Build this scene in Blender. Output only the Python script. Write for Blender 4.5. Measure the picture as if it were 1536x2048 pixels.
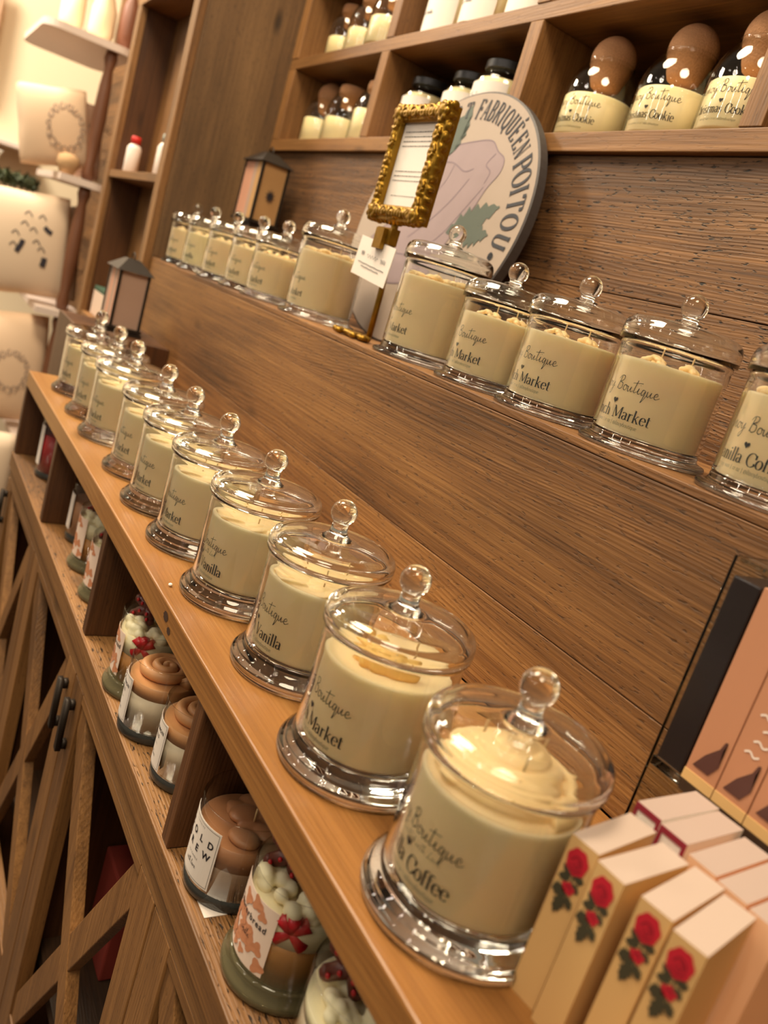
import bpy, bmesh, math, random
from mathutils import Vector, Matrix
import numpy as np

for o in list(bpy.data.objects): bpy.data.objects.remove(o)
S = bpy.context.scene
COL = S.collection
PI = math.pi
# ------------------------------------------------------------------ camera
cam = bpy.data.cameras.new('camera'); camo = bpy.data.objects.new('camera', cam); COL.objects.link(camo)
right = Vector((0.47628438, 0.8301699, 0.28977773)); down = Vector((0.35549793, 0.11961805, -0.92699123)); fwd = Vector((-0.80422286, 0.54452683, -0.23815147))
M = Matrix.Identity(4)
for i in range(3):
    M[i][0] = right[i]; M[i][1] = -down[i]; M[i][2] = -fwd[i]
M.translation = Vector((0.30344181, -0.30950222, 0.29254356))
camo.matrix_world = M
cam.sensor_fit = 'VERTICAL'; cam.sensor_height = 36; cam.sensor_width = 27
cam.lens = 1642.01 * 36 / 2048
cam.clip_start = 0.01
cam.dof.use_dof = True; cam.dof.focus_distance = 0.69; cam.dof.aperture_fstop = 6.2
S.camera = camo
# ------------------------------------------------------------------ world, exposure
S.view_settings.view_transform = 'Standard'; S.view_settings.look = 'None'
S.view_settings.gamma = 1; S.view_settings.use_curve_mapping = False
S.view_settings.exposure = 0.0
S.cycles.transparent_max_bounces = 96
S.cycles.max_bounces = 14; S.cycles.transmission_bounces = 14; S.cycles.glossy_bounces = 5
S.cycles.use_denoising = True
S.cycles.sample_clamp_indirect = 45.0
S.cycles.caustics_reflective = False
w = bpy.data.worlds.new('world'); S.world = w; w.use_nodes = True
bg = w.node_tree.nodes['Background']; bg.inputs[0].default_value = (1.0, 0.81, 0.56, 1); bg.inputs[1].default_value = 0.22
# ------------------------------------------------------------------ ceiling lamps of the shop and added streak lights (out of frame)
def area(name, loc, tgt, size, energy, color=(1, .845, .60)):
    l = bpy.data.lights.new(name, 'AREA'); l.shape = 'DISK'; l.size = size; l.energy = energy; l.color = color
    o = bpy.data.objects.new(name, l); COL.objects.link(o); o.location = loc
    o.rotation_euler = (Vector(tgt) - Vector(loc)).to_track_quat('-Z', 'Y').to_euler(); return o
area('ceiling_lamp', (-1.25, -0.50, 2.3), (-0.5, 0.1, 0.1), 0.85, 72)
area('ceiling_lamp', (0.65, -0.80, 2.25), (-0.2, 0.15, 0.1), 0.85, 42)
area('ceiling_lamp', (-2.7, -0.7, 1.75), (-2.8, 0.2, 0.2), 0.5, 50, (1, .88, .70))
def bulb_ring(cx, cy, cz, r, n, e):
    for k in range(n):
        l = bpy.data.lights.new('chandelier_bulb', 'POINT'); l.shadow_soft_size = 0.016; l.energy = e; l.color = (1, .86, .68)
        o = bpy.data.objects.new('chandelier_bulb', l); COL.objects.link(o)
        o.location = (cx + r * math.cos(2 * PI * k / n), cy + r * math.sin(2 * PI * k / n), cz)
bulb_ring(-0.75, -0.75, 1.15, 0.09, 7, 0.75)
bulb_ring(0.15, -1.1, 1.25, 0.09, 6, 0.8)

for k in range(9):
    l = bpy.data.lights.new('track_spot', 'POINT'); l.shadow_soft_size = 0.015; l.energy = .32; l.color = (1, .88, .72)
    o = bpy.data.objects.new('track_spot', l); COL.objects.link(o); o.location = (-2.0 + .42 * k, -.62, 1.22)
def streak_light(x, y, z, e):  # added strip light, put in only for vertical streak reflections on the glass
    l = bpy.data.lights.new('streak_light', 'AREA'); l.shape = 'RECTANGLE'; l.size = .035; l.size_y = .42; l.energy = e * 2; l.color = (1, .9, .76)
    o = bpy.data.objects.new('streak_light', l); COL.objects.link(o); o.location = (x, y, z); o.rotation_euler = (PI / 2, 0, math.atan2(-(-.3 - x), (.2 - y)))
streak_light(-1.0, -1.5, .95, 1.2); streak_light(.35, -1.7, .95, 1.2); streak_light(-.35, -1.8, 1.0, 1.0)

for (x, y, z, e) in ((-3.0, -1.25, 1.25, 5), (-2.7, -1.55, 1.35, 4), (-3.1, -1.7, 1.15, 4), (-2.2, -1.75, 1.4, 3)):
    l = bpy.data.lights.new('shop_pendant', 'POINT'); l.shadow_soft_size = 0.055; l.energy = e; l.color = (1, .9, .76)
    o = bpy.data.objects.new('shop_pendant', l); COL.objects.link(o); o.location = (x, y, z)

# ------------------------------------------------------------------ material helpers
def lin(r, g, b):
    f = lambda c: (c / 255 / 12.92) if c / 255 <= 0.04045 else ((c / 255 + 0.055) / 1.055) ** 2.4
    return (f(r), f(g), f(b), 1)
def newmat(name):
    m = bpy.data.materials.new(name); m.use_nodes = True
    nt = m.node_tree; return m, nt, nt.nodes['Principled BSDF']
def simple(name, rgb, rough=0.5, metal=0.0, sss=0.0, noise=0.0, scale=40, bump=0.0, spec=0.5):
    m, nt, b = newmat(name)
    b.inputs['Base Color'].default_value = lin(*rgb); b.inputs['Roughness'].default_value = rough; b.inputs['Metallic'].default_value = metal
    b.inputs['Specular IOR Level'].default_value = spec
    if sss:
        b.inputs['Subsurface Weight'].default_value = sss; b.inputs['Subsurface Radius'].default_value = (1, .93, .82); b.inputs['Subsurface Scale'].default_value = 0.016
    if noise or bump:
        tc = nt.nodes.new('ShaderNodeTexCoord'); n = nt.nodes.new('ShaderNodeTexNoise'); n.inputs['Scale'].default_value = scale; n.inputs['Detail'].default_value = 5
        nt.links.new(tc.outputs['Object'], n.inputs['Vector'])
        if noise:
            mx = nt.nodes.new('ShaderNodeMix'); mx.data_type = 'RGBA'; c = lin(*rgb)
            mx.inputs[6].default_value = tuple(x * (1 - noise) for x in c[:3]) + (1,); mx.inputs[7].default_value = tuple(min(1, x * (1 + noise * .6)) for x in c[:3]) + (1,)
            nt.links.new(n.outputs['Fac'], mx.inputs[0]); nt.links.new(mx.outputs[2], b.inputs['Base Color'])
        if bump:
            bp = nt.nodes.new('ShaderNodeBump'); bp.inputs['Strength'].default_value = bump; bp.inputs['Distance'].default_value = 0.002
            nt.links.new(n.outputs['Fac'], bp.inputs['Height']); nt.links.new(bp.outputs['Normal'], b.inputs['Normal'])
    return m
def wood(name, dark, mid, light, axis='X', rough=0.55, rugged=0.3, scale=1.0, knots=0.5, contrast=1.0):
    m, nt, b = newmat(name); N = nt.nodes.new; L = nt.links.new
    tc = N('ShaderNodeTexCoord'); oi = N('ShaderNodeObjectInfo'); gi = N('ShaderNodeNewGeometry')
    off = N('ShaderNodeMath'); off.operation = 'MULTIPLY_ADD'; off.inputs[1].default_value = 37.0
    L(gi.outputs['Random Per Island'], off.inputs[0]); L(oi.outputs['Random'], off.inputs[2])
    add = N('ShaderNodeVectorMath'); add.operation = 'ADD'; L(tc.outputs['Object'], add.inputs[0]); L(off.outputs[0], add.inputs[1])
    def mp(along, across):
        mpn = N('ShaderNodeMapping'); s = [across * scale] * 3; s['XYZ'.index(axis)] = along * scale
        mpn.inputs['Scale'].default_value = s; L(add.outputs[0], mpn.inputs['Vector']); return mpn.outputs[0]
    def noise(v, det=4, rgh=.55, dist=0.0):
        n = N('ShaderNodeTexNoise'); n.inputs['Scale'].default_value = 1; n.inputs['Detail'].default_value = det; n.inputs['Roughness'].default_value = rgh; n.inputs['Distortion'].default_value = dist
        L(v, n.inputs['Vector']); return n.outputs['Fac']
    def ramp(fac, stops):
        r = N('ShaderNodeValToRGB'); e = r.color_ramp.elements
        e[0].position, e[0].color = stops[0]; e[1].position, e[1].color = stops[-1]
        for p, c in stops[1:-1]:
            q = e.new(p); q.color = c
        L(fac, r.inputs[0]); return r.outputs[0]
    def math2(op, a, bb, c=None):
        n = N('ShaderNodeMath'); n.operation = op
        for i, x in enumerate((a, bb, c)):
            if x is None: continue
            if isinstance(x, (int, float)): n.inputs[i].default_value = x
            else: L(x, n.inputs[i])
        return n.outputs[0]
    broad = noise(mp(1.6, 9), 3, .55, .5)
    sp = N('ShaderNodeSeparateXYZ'); L(add.outputs[0], sp.inputs[0])
    ax = [i for i in range(3) if i != 'XYZ'.index(axis)]
    across = math2('ADD', sp.outputs[ax[0]], sp.outputs[ax[1]])
    wob = noise(mp(.8, 6), 2, .45, .2); wob2 = noise(mp(5, 22), 2, .5, .0)
    ph = math2('MULTIPLY_ADD', across, 230.0 * scale, math2('MULTIPLY_ADD', wob, 40.0, math2('MULTIPLY', wob2, 2.0)))
    rings = math2('POWER', math2('MULTIPLY', math2('PINGPONG', ph, .5), 2.0), 1.6)
    ramp_amp = noise(mp(2.5, 30), 2, .5)
    rings = math2('MULTIPLY', rings, math2('MULTIPLY_ADD', ramp_amp, 1.5, -.15))
    fibre = noise(mp(9, 620), 3, .65)
    fib2 = noise(mp(3.5, 170), 3, .6)
    pits = noise(mp(95, 420), 2, .5, .3)
    patch_ = noise(mp(2.2, 6), 3, .6, .4)
    f = math2('MULTIPLY_ADD', math2('SUBTRACT', broad, .5), 1.0, .52)
    f = math2('MULTIPLY_ADD', rings, -.075 * contrast, f)
    f = math2('MULTIPLY_ADD', math2('SUBTRACT', fibre, .5), 0.62 * contrast, f)
    f = math2('MULTIPLY_ADD', math2('SUBTRACT', fib2, .5), 0.75 * contrast, f)
    col0 = ramp(f, [(0.12, lin(*dark)), (0.45, lin(*mid)), (0.78, lin(*light))])
    hs = N('ShaderNodeHueSaturation'); L(col0, hs.inputs['Color'])
    L(math2('MULTIPLY', math2('MULTIPLY_ADD', gi.outputs['Random Per Island'], .26, .87), math2('MULTIPLY_ADD', ramp(patch_, [(.35, (0, 0, 0, 1)), (.6, (1, 1, 1, 1))]), .30 * min(1, rugged * 1.4 + .3), 1 - .26 * min(1, rugged * 1.4 + .3))), hs.inputs['Value'])
    col = hs.outputs[0]
    # dark pits and knots
    pm = ramp(pits, [(0.60, (0, 0, 0, 1)), (0.70, (1, 1, 1, 1))])
    kn = N('ShaderNodeTexVoronoi'); kn.inputs['Scale'].default_value = 1; kn.inputs['Randomness'].default_value = 1; L(mp(4.2, 11), kn.inputs['Vector'])
    km = ramp(kn.outputs['Distance'], [(0.045, (1, 1, 1, 1)), (0.13, (0, 0, 0, 1))])
    mx = N('ShaderNodeMix'); mx.data_type = 'RGBA'; mx.inputs[7].default_value = tuple(c * .30 for c in lin(*dark)[:3]) + (1,)
    msk = math2('MAXIMUM', math2('MULTIPLY', pm, min(1, rugged * 1.3)), math2('MULTIPLY', km, knots))
    L(msk, mx.inputs[0]); L(col, mx.inputs[6]); L(mx.outputs[2], b.inputs['Base Color'])
    b.inputs['Roughness'].default_value = rough
    h = math2('MULTIPLY_ADD', fibre, 0.6, math2('MULTIPLY', rings, 0.35)); h = math2('SUBTRACT', h, math2('MULTIPLY', msk, 0.8))
    bp = N('ShaderNodeBump'); bp.inputs['Strength'].default_value = min(1, .18 + rugged * .5); bp.inputs['Distance'].default_value = 0.0018
    L(h, bp.inputs['Height']); L(bp.outputs['Normal'], b.inputs['Normal'])
    return m
W_TOP = wood('varnished_pine_top', (112, 71, 33), (148, 99, 50), (171, 123, 68), 'X', .38, .05, 1, .35, .55)
W_FACE = wood('pine_board_along', (78, 50, 25), (120, 81, 43), (152, 108, 62), 'X', .5, .2, 1, .5, .8)
W_WALL = wood('rough_sawn_wall_board', (48, 30, 16), (108, 72, 40), (152, 107, 64), 'X', .62, .9, 1, .55, .95)
W_RISER = wood('reclaimed_riser_board', (62, 39, 19), (122, 81, 43), (160, 113, 63), 'X', .55, .4, 1, .5, 1.0)
W_UP = wood('pine_board_upright', (80, 51, 26), (122, 83, 45), (158, 112, 65), 'Z', .5, .25, 1, .4, .9)
W_DARK = wood('stained_divider_board', (48, 28, 15), (78, 47, 25), (106, 67, 37), 'Z', .45, .2, 1, .4, .9)
W_DARKX = wood('darkened_back_board', (30, 19, 11), (50, 32, 18), (72, 47, 27), 'X', .55, .3, 1, .3, .9)  # dark boards, tone lowered further to put the recess shade into the colour
W_PANEL = wood('weathered_side_panel', (74, 53, 32), (108, 79, 49), (136, 102, 66), 'Z', .6, .35, 1, .8, .8)
W_SHELFY = wood('worn_shelf_board', (78, 51, 26), (130, 89, 49), (166, 120, 72), 'X', .5, .9, 1, .4, .9)
WAX = simple('cream_wax', (253, 220, 170), .42, 0, .6, .05, 30)
WAX_Y = simple('pale_yellow_wax', (255, 228, 176), .45, 0, .6, .05, 30)
WAX_TAN = simple('coffee_wax', (176, 122, 84), .40, 0, .25, .08, 30)
WAX_WHITE = simple('milky_wax', (214, 196, 172), .45, 0, .3, .04, 30)
WAX_CARAMEL = simple('caramel_wax', (196, 132, 62), .40, 0, .3, .12, 20)
TOPPING = simple('whipped_wax_topping', (255, 215, 158), .5, 0, .35, .06, 60, .15)
BUTTER = simple('butter_wax_pieces', (236, 190, 108), .42, 0, .35, .08, 60)
CREAM = simple('whipped_cream_wax', (250, 236, 196), .5, 0, .4, .04, 60, .2)
CHOC = simple('chocolate_wax', (104, 50, 40), .38, 0, .1, .1, 40)
REDW = simple('red_wax', (186, 24, 34), .35, 0, .15, .1, 40)
WICK = simple('cotton_wick', (206, 172, 122), .8)
INK = simple('black_ink', (38, 32, 38), .6)
INKP = simple('slate_printed_ink', (48, 48, 56), .7)
PAPER = simple('white_label_paper', (236, 224, 214), .6)
CORK = simple('cork', (196, 144, 104), .85, 0, 0, .35, 500, .6, .2)
GOLD = simple('antique_gold', (150, 112, 32), .38, .8, 0, .45, 110, .3)
IRON = simple('dark_iron', (52, 44, 38), .5, .6)
BLACKLID = simple('black_metal_lid', (44, 42, 44), .35, .5)
def thin_glass():
    m = bpy.data.materials.new('clear_thin_glass'); m.use_nodes = True; nt = m.node_tree; N = nt.nodes.new; L = nt.links.new
    nt.nodes.clear(); out = N('ShaderNodeOutputMaterial')
    lw = N('ShaderNodeLayerWeight'); lw.inputs['Blend'].default_value = 0.5
    r = N('ShaderNodeValToRGB'); e = r.color_ramp.elements
    e[0].position = 0.45; e[0].color = (.985, .985, .975, 1); e[1].position = 1.0; e[1].color = (.52, .51, .46, 1)
    q = e.new(.86); q.color = (.90, .90, .87, 1)
    L(lw.outputs['Facing'], r.inputs[0])
    t = N('ShaderNodeBsdfTransparent'); L(r.outputs[0], t.inputs[0])
    g = N('ShaderNodeBsdfGlossy'); g.inputs['Roughness'].default_value = 0.03
    pw = N('ShaderNodeMath'); pw.operation = 'POWER'; L(lw.outputs['Facing'], pw.inputs[0]); pw.inputs[1].default_value = 4.6
    fr = N('ShaderNodeMath'); fr.operation = 'MULTIPLY_ADD'; L(pw.outputs[0], fr.inputs[0]); fr.inputs[1].default_value = .72; fr.inputs[2].default_value = .045
    mx = N('ShaderNodeMixShader'); L(fr.outputs[0], mx.inputs[0]); L(t.outputs[0], mx.inputs[1]); L(g.outputs[0], mx.inputs[2]); L(mx.outputs[0], out.inputs[0])
    return m
GLASS = thin_glass()
def solid_glass(name, col=(.995, 1, .985, 1)):
    m, nt, b = newmat(name); b.inputs['Base Color'].default_value = col; b.inputs['Roughness'].default_value = 0.0
    b.inputs['Transmission Weight'].default_value = 1; b.inputs['IOR'].default_value = 1.48; return m
SOLID = solid_glass('clear_solid_glass')
ACRYL = solid_glass('clear_acrylic', (.97, 1, .96, 1))

# ------------------------------------------------------------------ mesh helpers
def link(name, bm, mat, parent=None, smooth=False, bevel=0, fixn=True):
    if fixn: bmesh.ops.recalc_face_normals(bm, faces=bm.faces)
    me = bpy.data.meshes.new(name); bm.normal_update(); bm.to_mesh(me); bm.free()
    o = bpy.data.objects.new(name, me); COL.objects.link(o)
    if mat is not None:
        for mm in (mat if isinstance(mat, (list, tuple)) else [mat]): me.materials.append(mm)
    if smooth:
        for p in me.polygons: p.use_smooth = True
    if bevel:
        md = o.modifiers.new('bevel', 'BEVEL'); md.width = bevel; md.segments = 2; md.limit_method = 'ANGLE'
    if parent: o.parent = parent
    return o
def wmat(o):
    if o is None: return Matrix.Identity(4)
    m = o.matrix_basis
    return m if o.parent is None else wmat(o.parent) @ o.matrix_parent_inverse @ m
def attach(o, p):
    o.parent = p; o.matrix_parent_inverse = wmat(p).inverted(); return o
def box(bm, x0, x1, y0, y1, z0, z1, mat=None):
    vs = [bm.verts.new(p) for p in ((x0, y0, z0), (x1, y0, z0), (x1, y1, z0), (x0, y1, z0), (x0, y0, z1), (x1, y0, z1), (x1, y1, z1), (x0, y1, z1))]
    fs = [bm.faces.new([vs[i] for i in q]) for q in ((0, 3, 2, 1), (4, 5, 6, 7), (0, 1, 5, 4), (1, 2, 6, 5), (2, 3, 7, 6), (3, 0, 4, 7))]
    if mat is not None:
        for f in fs: f.material_index = mat
    return vs
def bx(name, dims, mat, parent=None, bevel=0.0012):
    bm = bmesh.new(); box(bm, *dims); return link(name, bm, mat, parent, False, bevel)
def lathe(bm, prof, seg=56, cx=0, cy=0, closed=False, mat=None):
    rings = []
    for r, z in prof:
        if r < 1e-6: rings.append([bm.verts.new((cx, cy, z))])
        else: rings.append([bm.verts.new((cx + r * math.cos(2 * PI * k / seg), cy + r * math.sin(2 * PI * k / seg), z)) for k in range(seg)])
    pairs = list(zip(rings[:-1], rings[1:]))
    if closed: pairs.append((rings[-1], rings[0]))
    for a, b in pairs:
        for k in range(seg):
            k2 = (k + 1) % seg
            vs = []
            for v in (a[k % len(a)], a[k2 % len(a)], b[k2 % len(b)], b[k % len(b)]):
                if v not in vs: vs.append(v)
            if len(vs) > 2:
                f = bm.faces.new(vs)
                if mat is not None: f.material_index = mat
def tube(bm, pts, r, seg=8, r2=None):
    pts = [Vector(p) for p in pts]; n = len(pts); rings = []
    up = Vector((0, 0, 1))
    for i, p in enumerate(pts):
        d = (pts[min(i + 1, n - 1)] - pts[max(i - 1, 0)]).normalized()
        a = d.cross(up) if abs(d.dot(up)) < .95 else d.cross(Vector((1, 0, 0)))
        a.normalize(); b = d.cross(a)
        rr = r if r2 is None else r + (r2 - r) * i / (n - 1)
        rings.append([bm.verts.new(p + (a * math.cos(2 * PI * k / seg) + b * math.sin(2 * PI * k / seg)) * rr) for k in range(seg)])
    for a, b in zip(rings[:-1], rings[1:]):
        for k in range(seg): bm.faces.new((a[k], a[(k + 1) % seg], b[(k + 1) % seg], b[k]))
    bm.faces.new(rings[0][::-1]); bm.faces.new(rings[-1])
def ball(bm, c, r, sc=(1, 1, 1), seg=16, rot=None):
    mt = Matrix.Translation(Vector(c)) @ (rot if rot is not None else Matrix.Identity(4)) @ Matrix.Diagonal((r * sc[0], r * sc[1], r * sc[2], 1))
    bmesh.ops.create_uvsphere(bm, u_segments=seg, v_segments=max(6, seg // 2), radius=1, matrix=mt)
def props(o, label=None, cat=None, group=None, kind=None):
    if label: o['label'] = label
    if cat: o['category'] = cat
    if group: o['group'] = group
    if kind: o['kind'] = kind
    return o
def thing(name, label, cat, loc=(0, 0, 0), rz=0, group=None):
    o = bpy.data.objects.new(name, None); COL.objects.link(o); o.location = loc; o.rotation_euler = (0, 0, rz); o.empty_display_size = .02
    return props(o, label, cat, group)
MESHES = {}
def fuse_mesh(o, vox, it=3):
    """melt overlapping lumps into one soft surface"""
    r = o.modifiers.new('r', 'REMESH'); r.mode = 'VOXEL'; r.voxel_size = vox
    q = o.modifiers.new('q', 'SMOOTH'); q.factor = .6; q.iterations = it
    dg = bpy.context.evaluated_depsgraph_get(); me = bpy.data.meshes.new_from_object(o.evaluated_get(dg))
    mats = list(o.data.materials); o.modifiers.clear(); o.data = me
    if not me.materials:
        for m in mats: me.materials.append(m)
    for p in me.polygons: p.use_smooth = True
def part(name, key, builder, mat, parent, smooth=True, label=None, fuse=0):
    """a part whose mesh data is shared by every copy of the same kind"""
    if key in MESHES:
        o = bpy.data.objects.new(name, MESHES[key]); COL.objects.link(o); o.parent = parent
    else:
        bm = bmesh.new(); builder(bm); o = link(name, bm, mat, parent, smooth)
        if fuse: fuse_mesh(o, fuse)
        MESHES[key] = o.data
    if label: o['label'] = label
    return o

# ------------------------------------------------------------------ lettering
def arc(cx, cy, rx, ry, a0, a1, n=14):
    return [(cx + rx * math.cos(math.radians(a0 + (a1 - a0) * i / n)), cy + ry * math.sin(math.radians(a0 + (a1 - a0) * i / n))) for i in range(n + 1)]
X = .64
SERIF = {
 'F': (.62, [[(.14, 0), (.14, 1)], [(.14, 1), (.58, 1)], [(.58, 1), (.58, .82)], [(.14, .53), (.42, .53)], [(.42, .43), (.42, .63)], [(.03, 0), (.27, 0)], [(.03, 1), (.14, 1)]]),
 'M': (.98, [[(.14, 0), (.14, 1)], [(.14, 1), (.47, .1)], [(.47, .1), (.80, 1)], [(.82, 0), (.82, 1)], [(.03, 0), (.25, 0)], [(.70, 0), (.94, 0)], [(.03, 1), (.16, 1)], [(.8, 1), (.94, 1)]]),
 'V': (.78, [[(.1, 1), (.39, .02)], [(.39, .02), (.67, 1)], [(.0, 1), (.24, 1)], [(.55, 1), (.78, 1)]]),
 'C': (.74, [arc(.42, .5, .34, .52, 40, 320, 22), [(.69, .62), (.69, .95)], [(.69, .1), (.66, .3)]]),
 'A': (.78, [[(.1, 0), (.38, 1)], [(.40, 1), (.68, 0)], [(.2, .34), (.58, .34)], [(0, 0), (.22, 0)], [(.56, 0), (.8, 0)]]),
 'R': (.74, [[(.14, 0), (.14, 1)], [(.14, 1)] + arc(.34, .76, .22, .24, 90, -90, 10) + [(.14, .52)], [(.36, .52), (.66, 0)], [(.03, 0), (.26, 0)], [(.6, 0), (.74, 0)], [(.03, 1), (.14, 1)]]),
 'T': (.68, [[(.34, 0), (.34, 1)], [(.02, 1), (.66, 1)], [(.02, .8), (.02, 1)], [(.66, .8), (.66, 1)], [(.22, 0), (.46, 0)]]),
 'B': (.68, [[(.14, 0), (.14, 1)], [(.14, 1)] + arc(.34, .77, .2, .23, 90, -90, 10) + [(.14, .54)], [(.34, .54)] + arc(.36, .27, .24, .27, 90, -90, 10) + [(.14, 0)], [(.03, 0), (.14, 0)], [(.03, 1), (.14, 1)]]),
 'I': (.34, [[(.17, 0), (.17, 1)], [(.04, 0), (.3, 0)], [(.04, 1), (.3, 1)]]),
 'Q': (.8, [arc(.4, .5, .32, .51, 0, 360, 26), [(.42, .12), (.7, -.2)]]),
 'U': (.78, [[(.15, 1), (.15, .3)] + arc(.38, .28, .23, .28, 180, 360, 12) + [(.61, 1)], [(.03, 1), (.27, 1)], [(.5, 1), (.72, 1)]]),
 'E': (.66, [[(.14, 0), (.14, 1)], [(.14, 1), (.58, 1)], [(.58, 1), (.58, .82)], [(.14, .53), (.42, .53)], [(.42, .43), (.42, .63)], [(.14, 0), (.6, 0)], [(.6, 0), (.6, .2)], [(.03, 0), (.14, 0)], [(.03, 1), (.14, 1)]]),
 'N': (.82, [[(.14, 0), (.14, 1)], [(.14, 1), (.66, 0)], [(.68, 0), (.68, 1)], [(.03, 0), (.25, 0)], [(.03, 1), (.14, 1)], [(.57, 1), (.79, 1)]]),
 'P': (.66, [[(.14, 0), (.14, 1)], [(.14, 1)] + arc(.34, .74, .24, .26, 90, -90, 10) + [(.14, .48)], [(.03, 0), (.28, 0)], [(.03, 1), (.14, 1)]]),
 'O': (.8, [arc(.4, .5, .32, .51, 0, 360, 26)]),
 'a': (.5, [arc(.2, .47, .16, .17, 160, 20, 8) + [(.36, .45), (.36, .08), (.46, .02)], [(.36, .38)] + arc(.2, .17, .14, .17, 70, 300, 10) + [(.36, .12)]]),
 'c': (.48, [arc(.27, .32, .21, .33, 45, 320, 16)]),
 'e': (.5, [[(.08, .36), (.43, .36)], arc(.26, .33, .2, .33, 5, 320, 18)]),
 'f': (.34, [[(.13, 0), (.13, .8)] + arc(.27, .82, .14, .18, 180, 50, 8), [(.02, X), (.3, X)], [(.03, 0), (.25, 0)]]),
 'h': (.58, [[(.13, 0), (.13, 1.05)], [(.13, .45)] + arc(.29, .42, .15, .22, 140, 0, 8) + [(.44, 0)], [(.03, 0), (.23, 0)], [(.35, 0), (.54, 0)], [(.04, 1.05), (.13, 1.05)]]),
 'i': (.28, [[(.14, 0), (.14, X)], [(.04, 0), (.24, 0)], [(.05, X), (.14, X)], arc(.14, .88, .035, .035, 0, 360, 8)]),
 'k': (.58, [[(.13, 0), (.13, 1.05)], [(.15, .28), (.42, X)], [(.24, .38), (.48, 0)], [(.03, 0), (.23, 0)], [(.38, 0), (.56, 0)], [(.34, X), (.5, X)], [(.04, 1.05), (.13, 1.05)]]),
 'l': (.28, [[(.14, 0), (.14, 1.05)], [(.04, 0), (.24, 0)], [(.05, 1.05), (.14, 1.05)]]),
 'm': (.86, [[(.13, 0), (.13, X)], [(.13, .45)] + arc(.28, .42, .14, .22, 140, 0, 8) + [(.42, 0)], [(.42, .45)] + arc(.57, .42, .14, .22, 140, 0, 8) + [(.71, 0)], [(.03, 0), (.22, 0)], [(.33, 0), (.5, 0)], [(.62, 0), (.8, 0)], [(.04, X), (.13, X)]]),
 'n': (.58, [[(.13, 0), (.13, X)], [(.13, .45)] + arc(.29, .42, .15, .22, 140, 0, 8) + [(.44, 0)], [(.03, 0), (.23, 0)], [(.35, 0), (.54, 0)], [(.04, X), (.13, X)]]),
 'o': (.54, [arc(.27, .32, .21, .33, 0, 360, 20)]),
 'r': (.42, [[(.13, 0), (.13, X)], [(.13, .42)] + arc(.29, .46, .14, .17, 150, 50, 6), [(.03, 0), (.25, 0)], [(.04, X), (.13, X)]]),
 's': (.42, [arc(.21, .47, .14, .16, 30, 270, 10) + arc(.2, .16, .15, .155, 90, -150, 10)]),
 't': (.36, [[(.15, .85), (.15, .1)] + arc(.25, .1, .1, .1, 180, 310, 6), [(.03, X), (.32, X)]]),
 'y': (.54, [[(.08, X), (.28, .02)], [(.48, X), (.24, -.18), (.1, -.3), (.04, -.26)], [(0, X), (.18, X)], [(.38, X), (.54, X)]]),
 'w': (.8, [[(.07, X), (.24, .02)], [(.24, .02), (.4, X)], [(.4, X), (.56, .02)], [(.56, .02), (.72, X)], [(0, X), (.16, X)], [(.64, X), (.8, X)]]),
 'x': (.52, [[(.06, X), (.44, 0)], [(.06, 0), (.44, X)], [(0, X), (.16, X)], [(.36, X), (.52, X)]]),
 'b': (.56, [[(.12, 0), (.12, 1.05)], arc(.29, .32, .18, .32, 160, -160, 16)]),
 'u': (.58, [[(.12, X), (.12, .2)] + arc(.27, .2, .15, .19, 180, 330, 8), [(.44, X), (.44, 0)], [(.44, 0), (.55, 0)], [(.03, X), (.12, X)], [(.35, X), (.44, X)]]),
 'q': (.56, [arc(.26, .32, .18, .32, 20, 340, 16), [(.44, X), (.44, -.35)]]),
 'z': (.5, [[(.06, X), (.44, X)], [(.44, X), (.06, 0)], [(.06, 0), (.46, 0)]]),
 '1': (.4, [[(.2, 0), (.2, .66)], [(.1, .55), (.2, .66)], [(.08, 0), (.32, 0)]]),
 '2': (.46, [arc(.22, .48, .15, .18, 160, -10, 8) + [(.08, .02), (.4, .02)]]),
 '|': (.3, [[(.15, -.2), (.15, 1)]]), ' ': (.32, []), '·': (.4, [arc(.2, .4, .1, .12, 0, 360, 10)]),
 '@': (.9, [arc(.45, .33, .36, .45, -50, 300, 20), arc(.45, .33, .16, .2, 0, 360, 12)]),
}
def catmull(P, n=6):
    P = [P[0]] + P + [P[-1]]; out = []
    for i in range(1, len(P) - 2):
        for k in range(n):
            t = k / n; a, b, c, d = P[i - 1], P[i], P[i + 1], P[i + 2]
            out.append(tuple(.5 * ((2 * b[j]) + (-a[j] + c[j]) * t + (2 * a[j] - 5 * b[j] + 4 * c[j] - d[j]) * t * t + (-a[j] + 3 * b[j] - 3 * c[j] + d[j]) * t ** 3) for j in (0, 1)))
    out.append(P[-2]); return out
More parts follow.
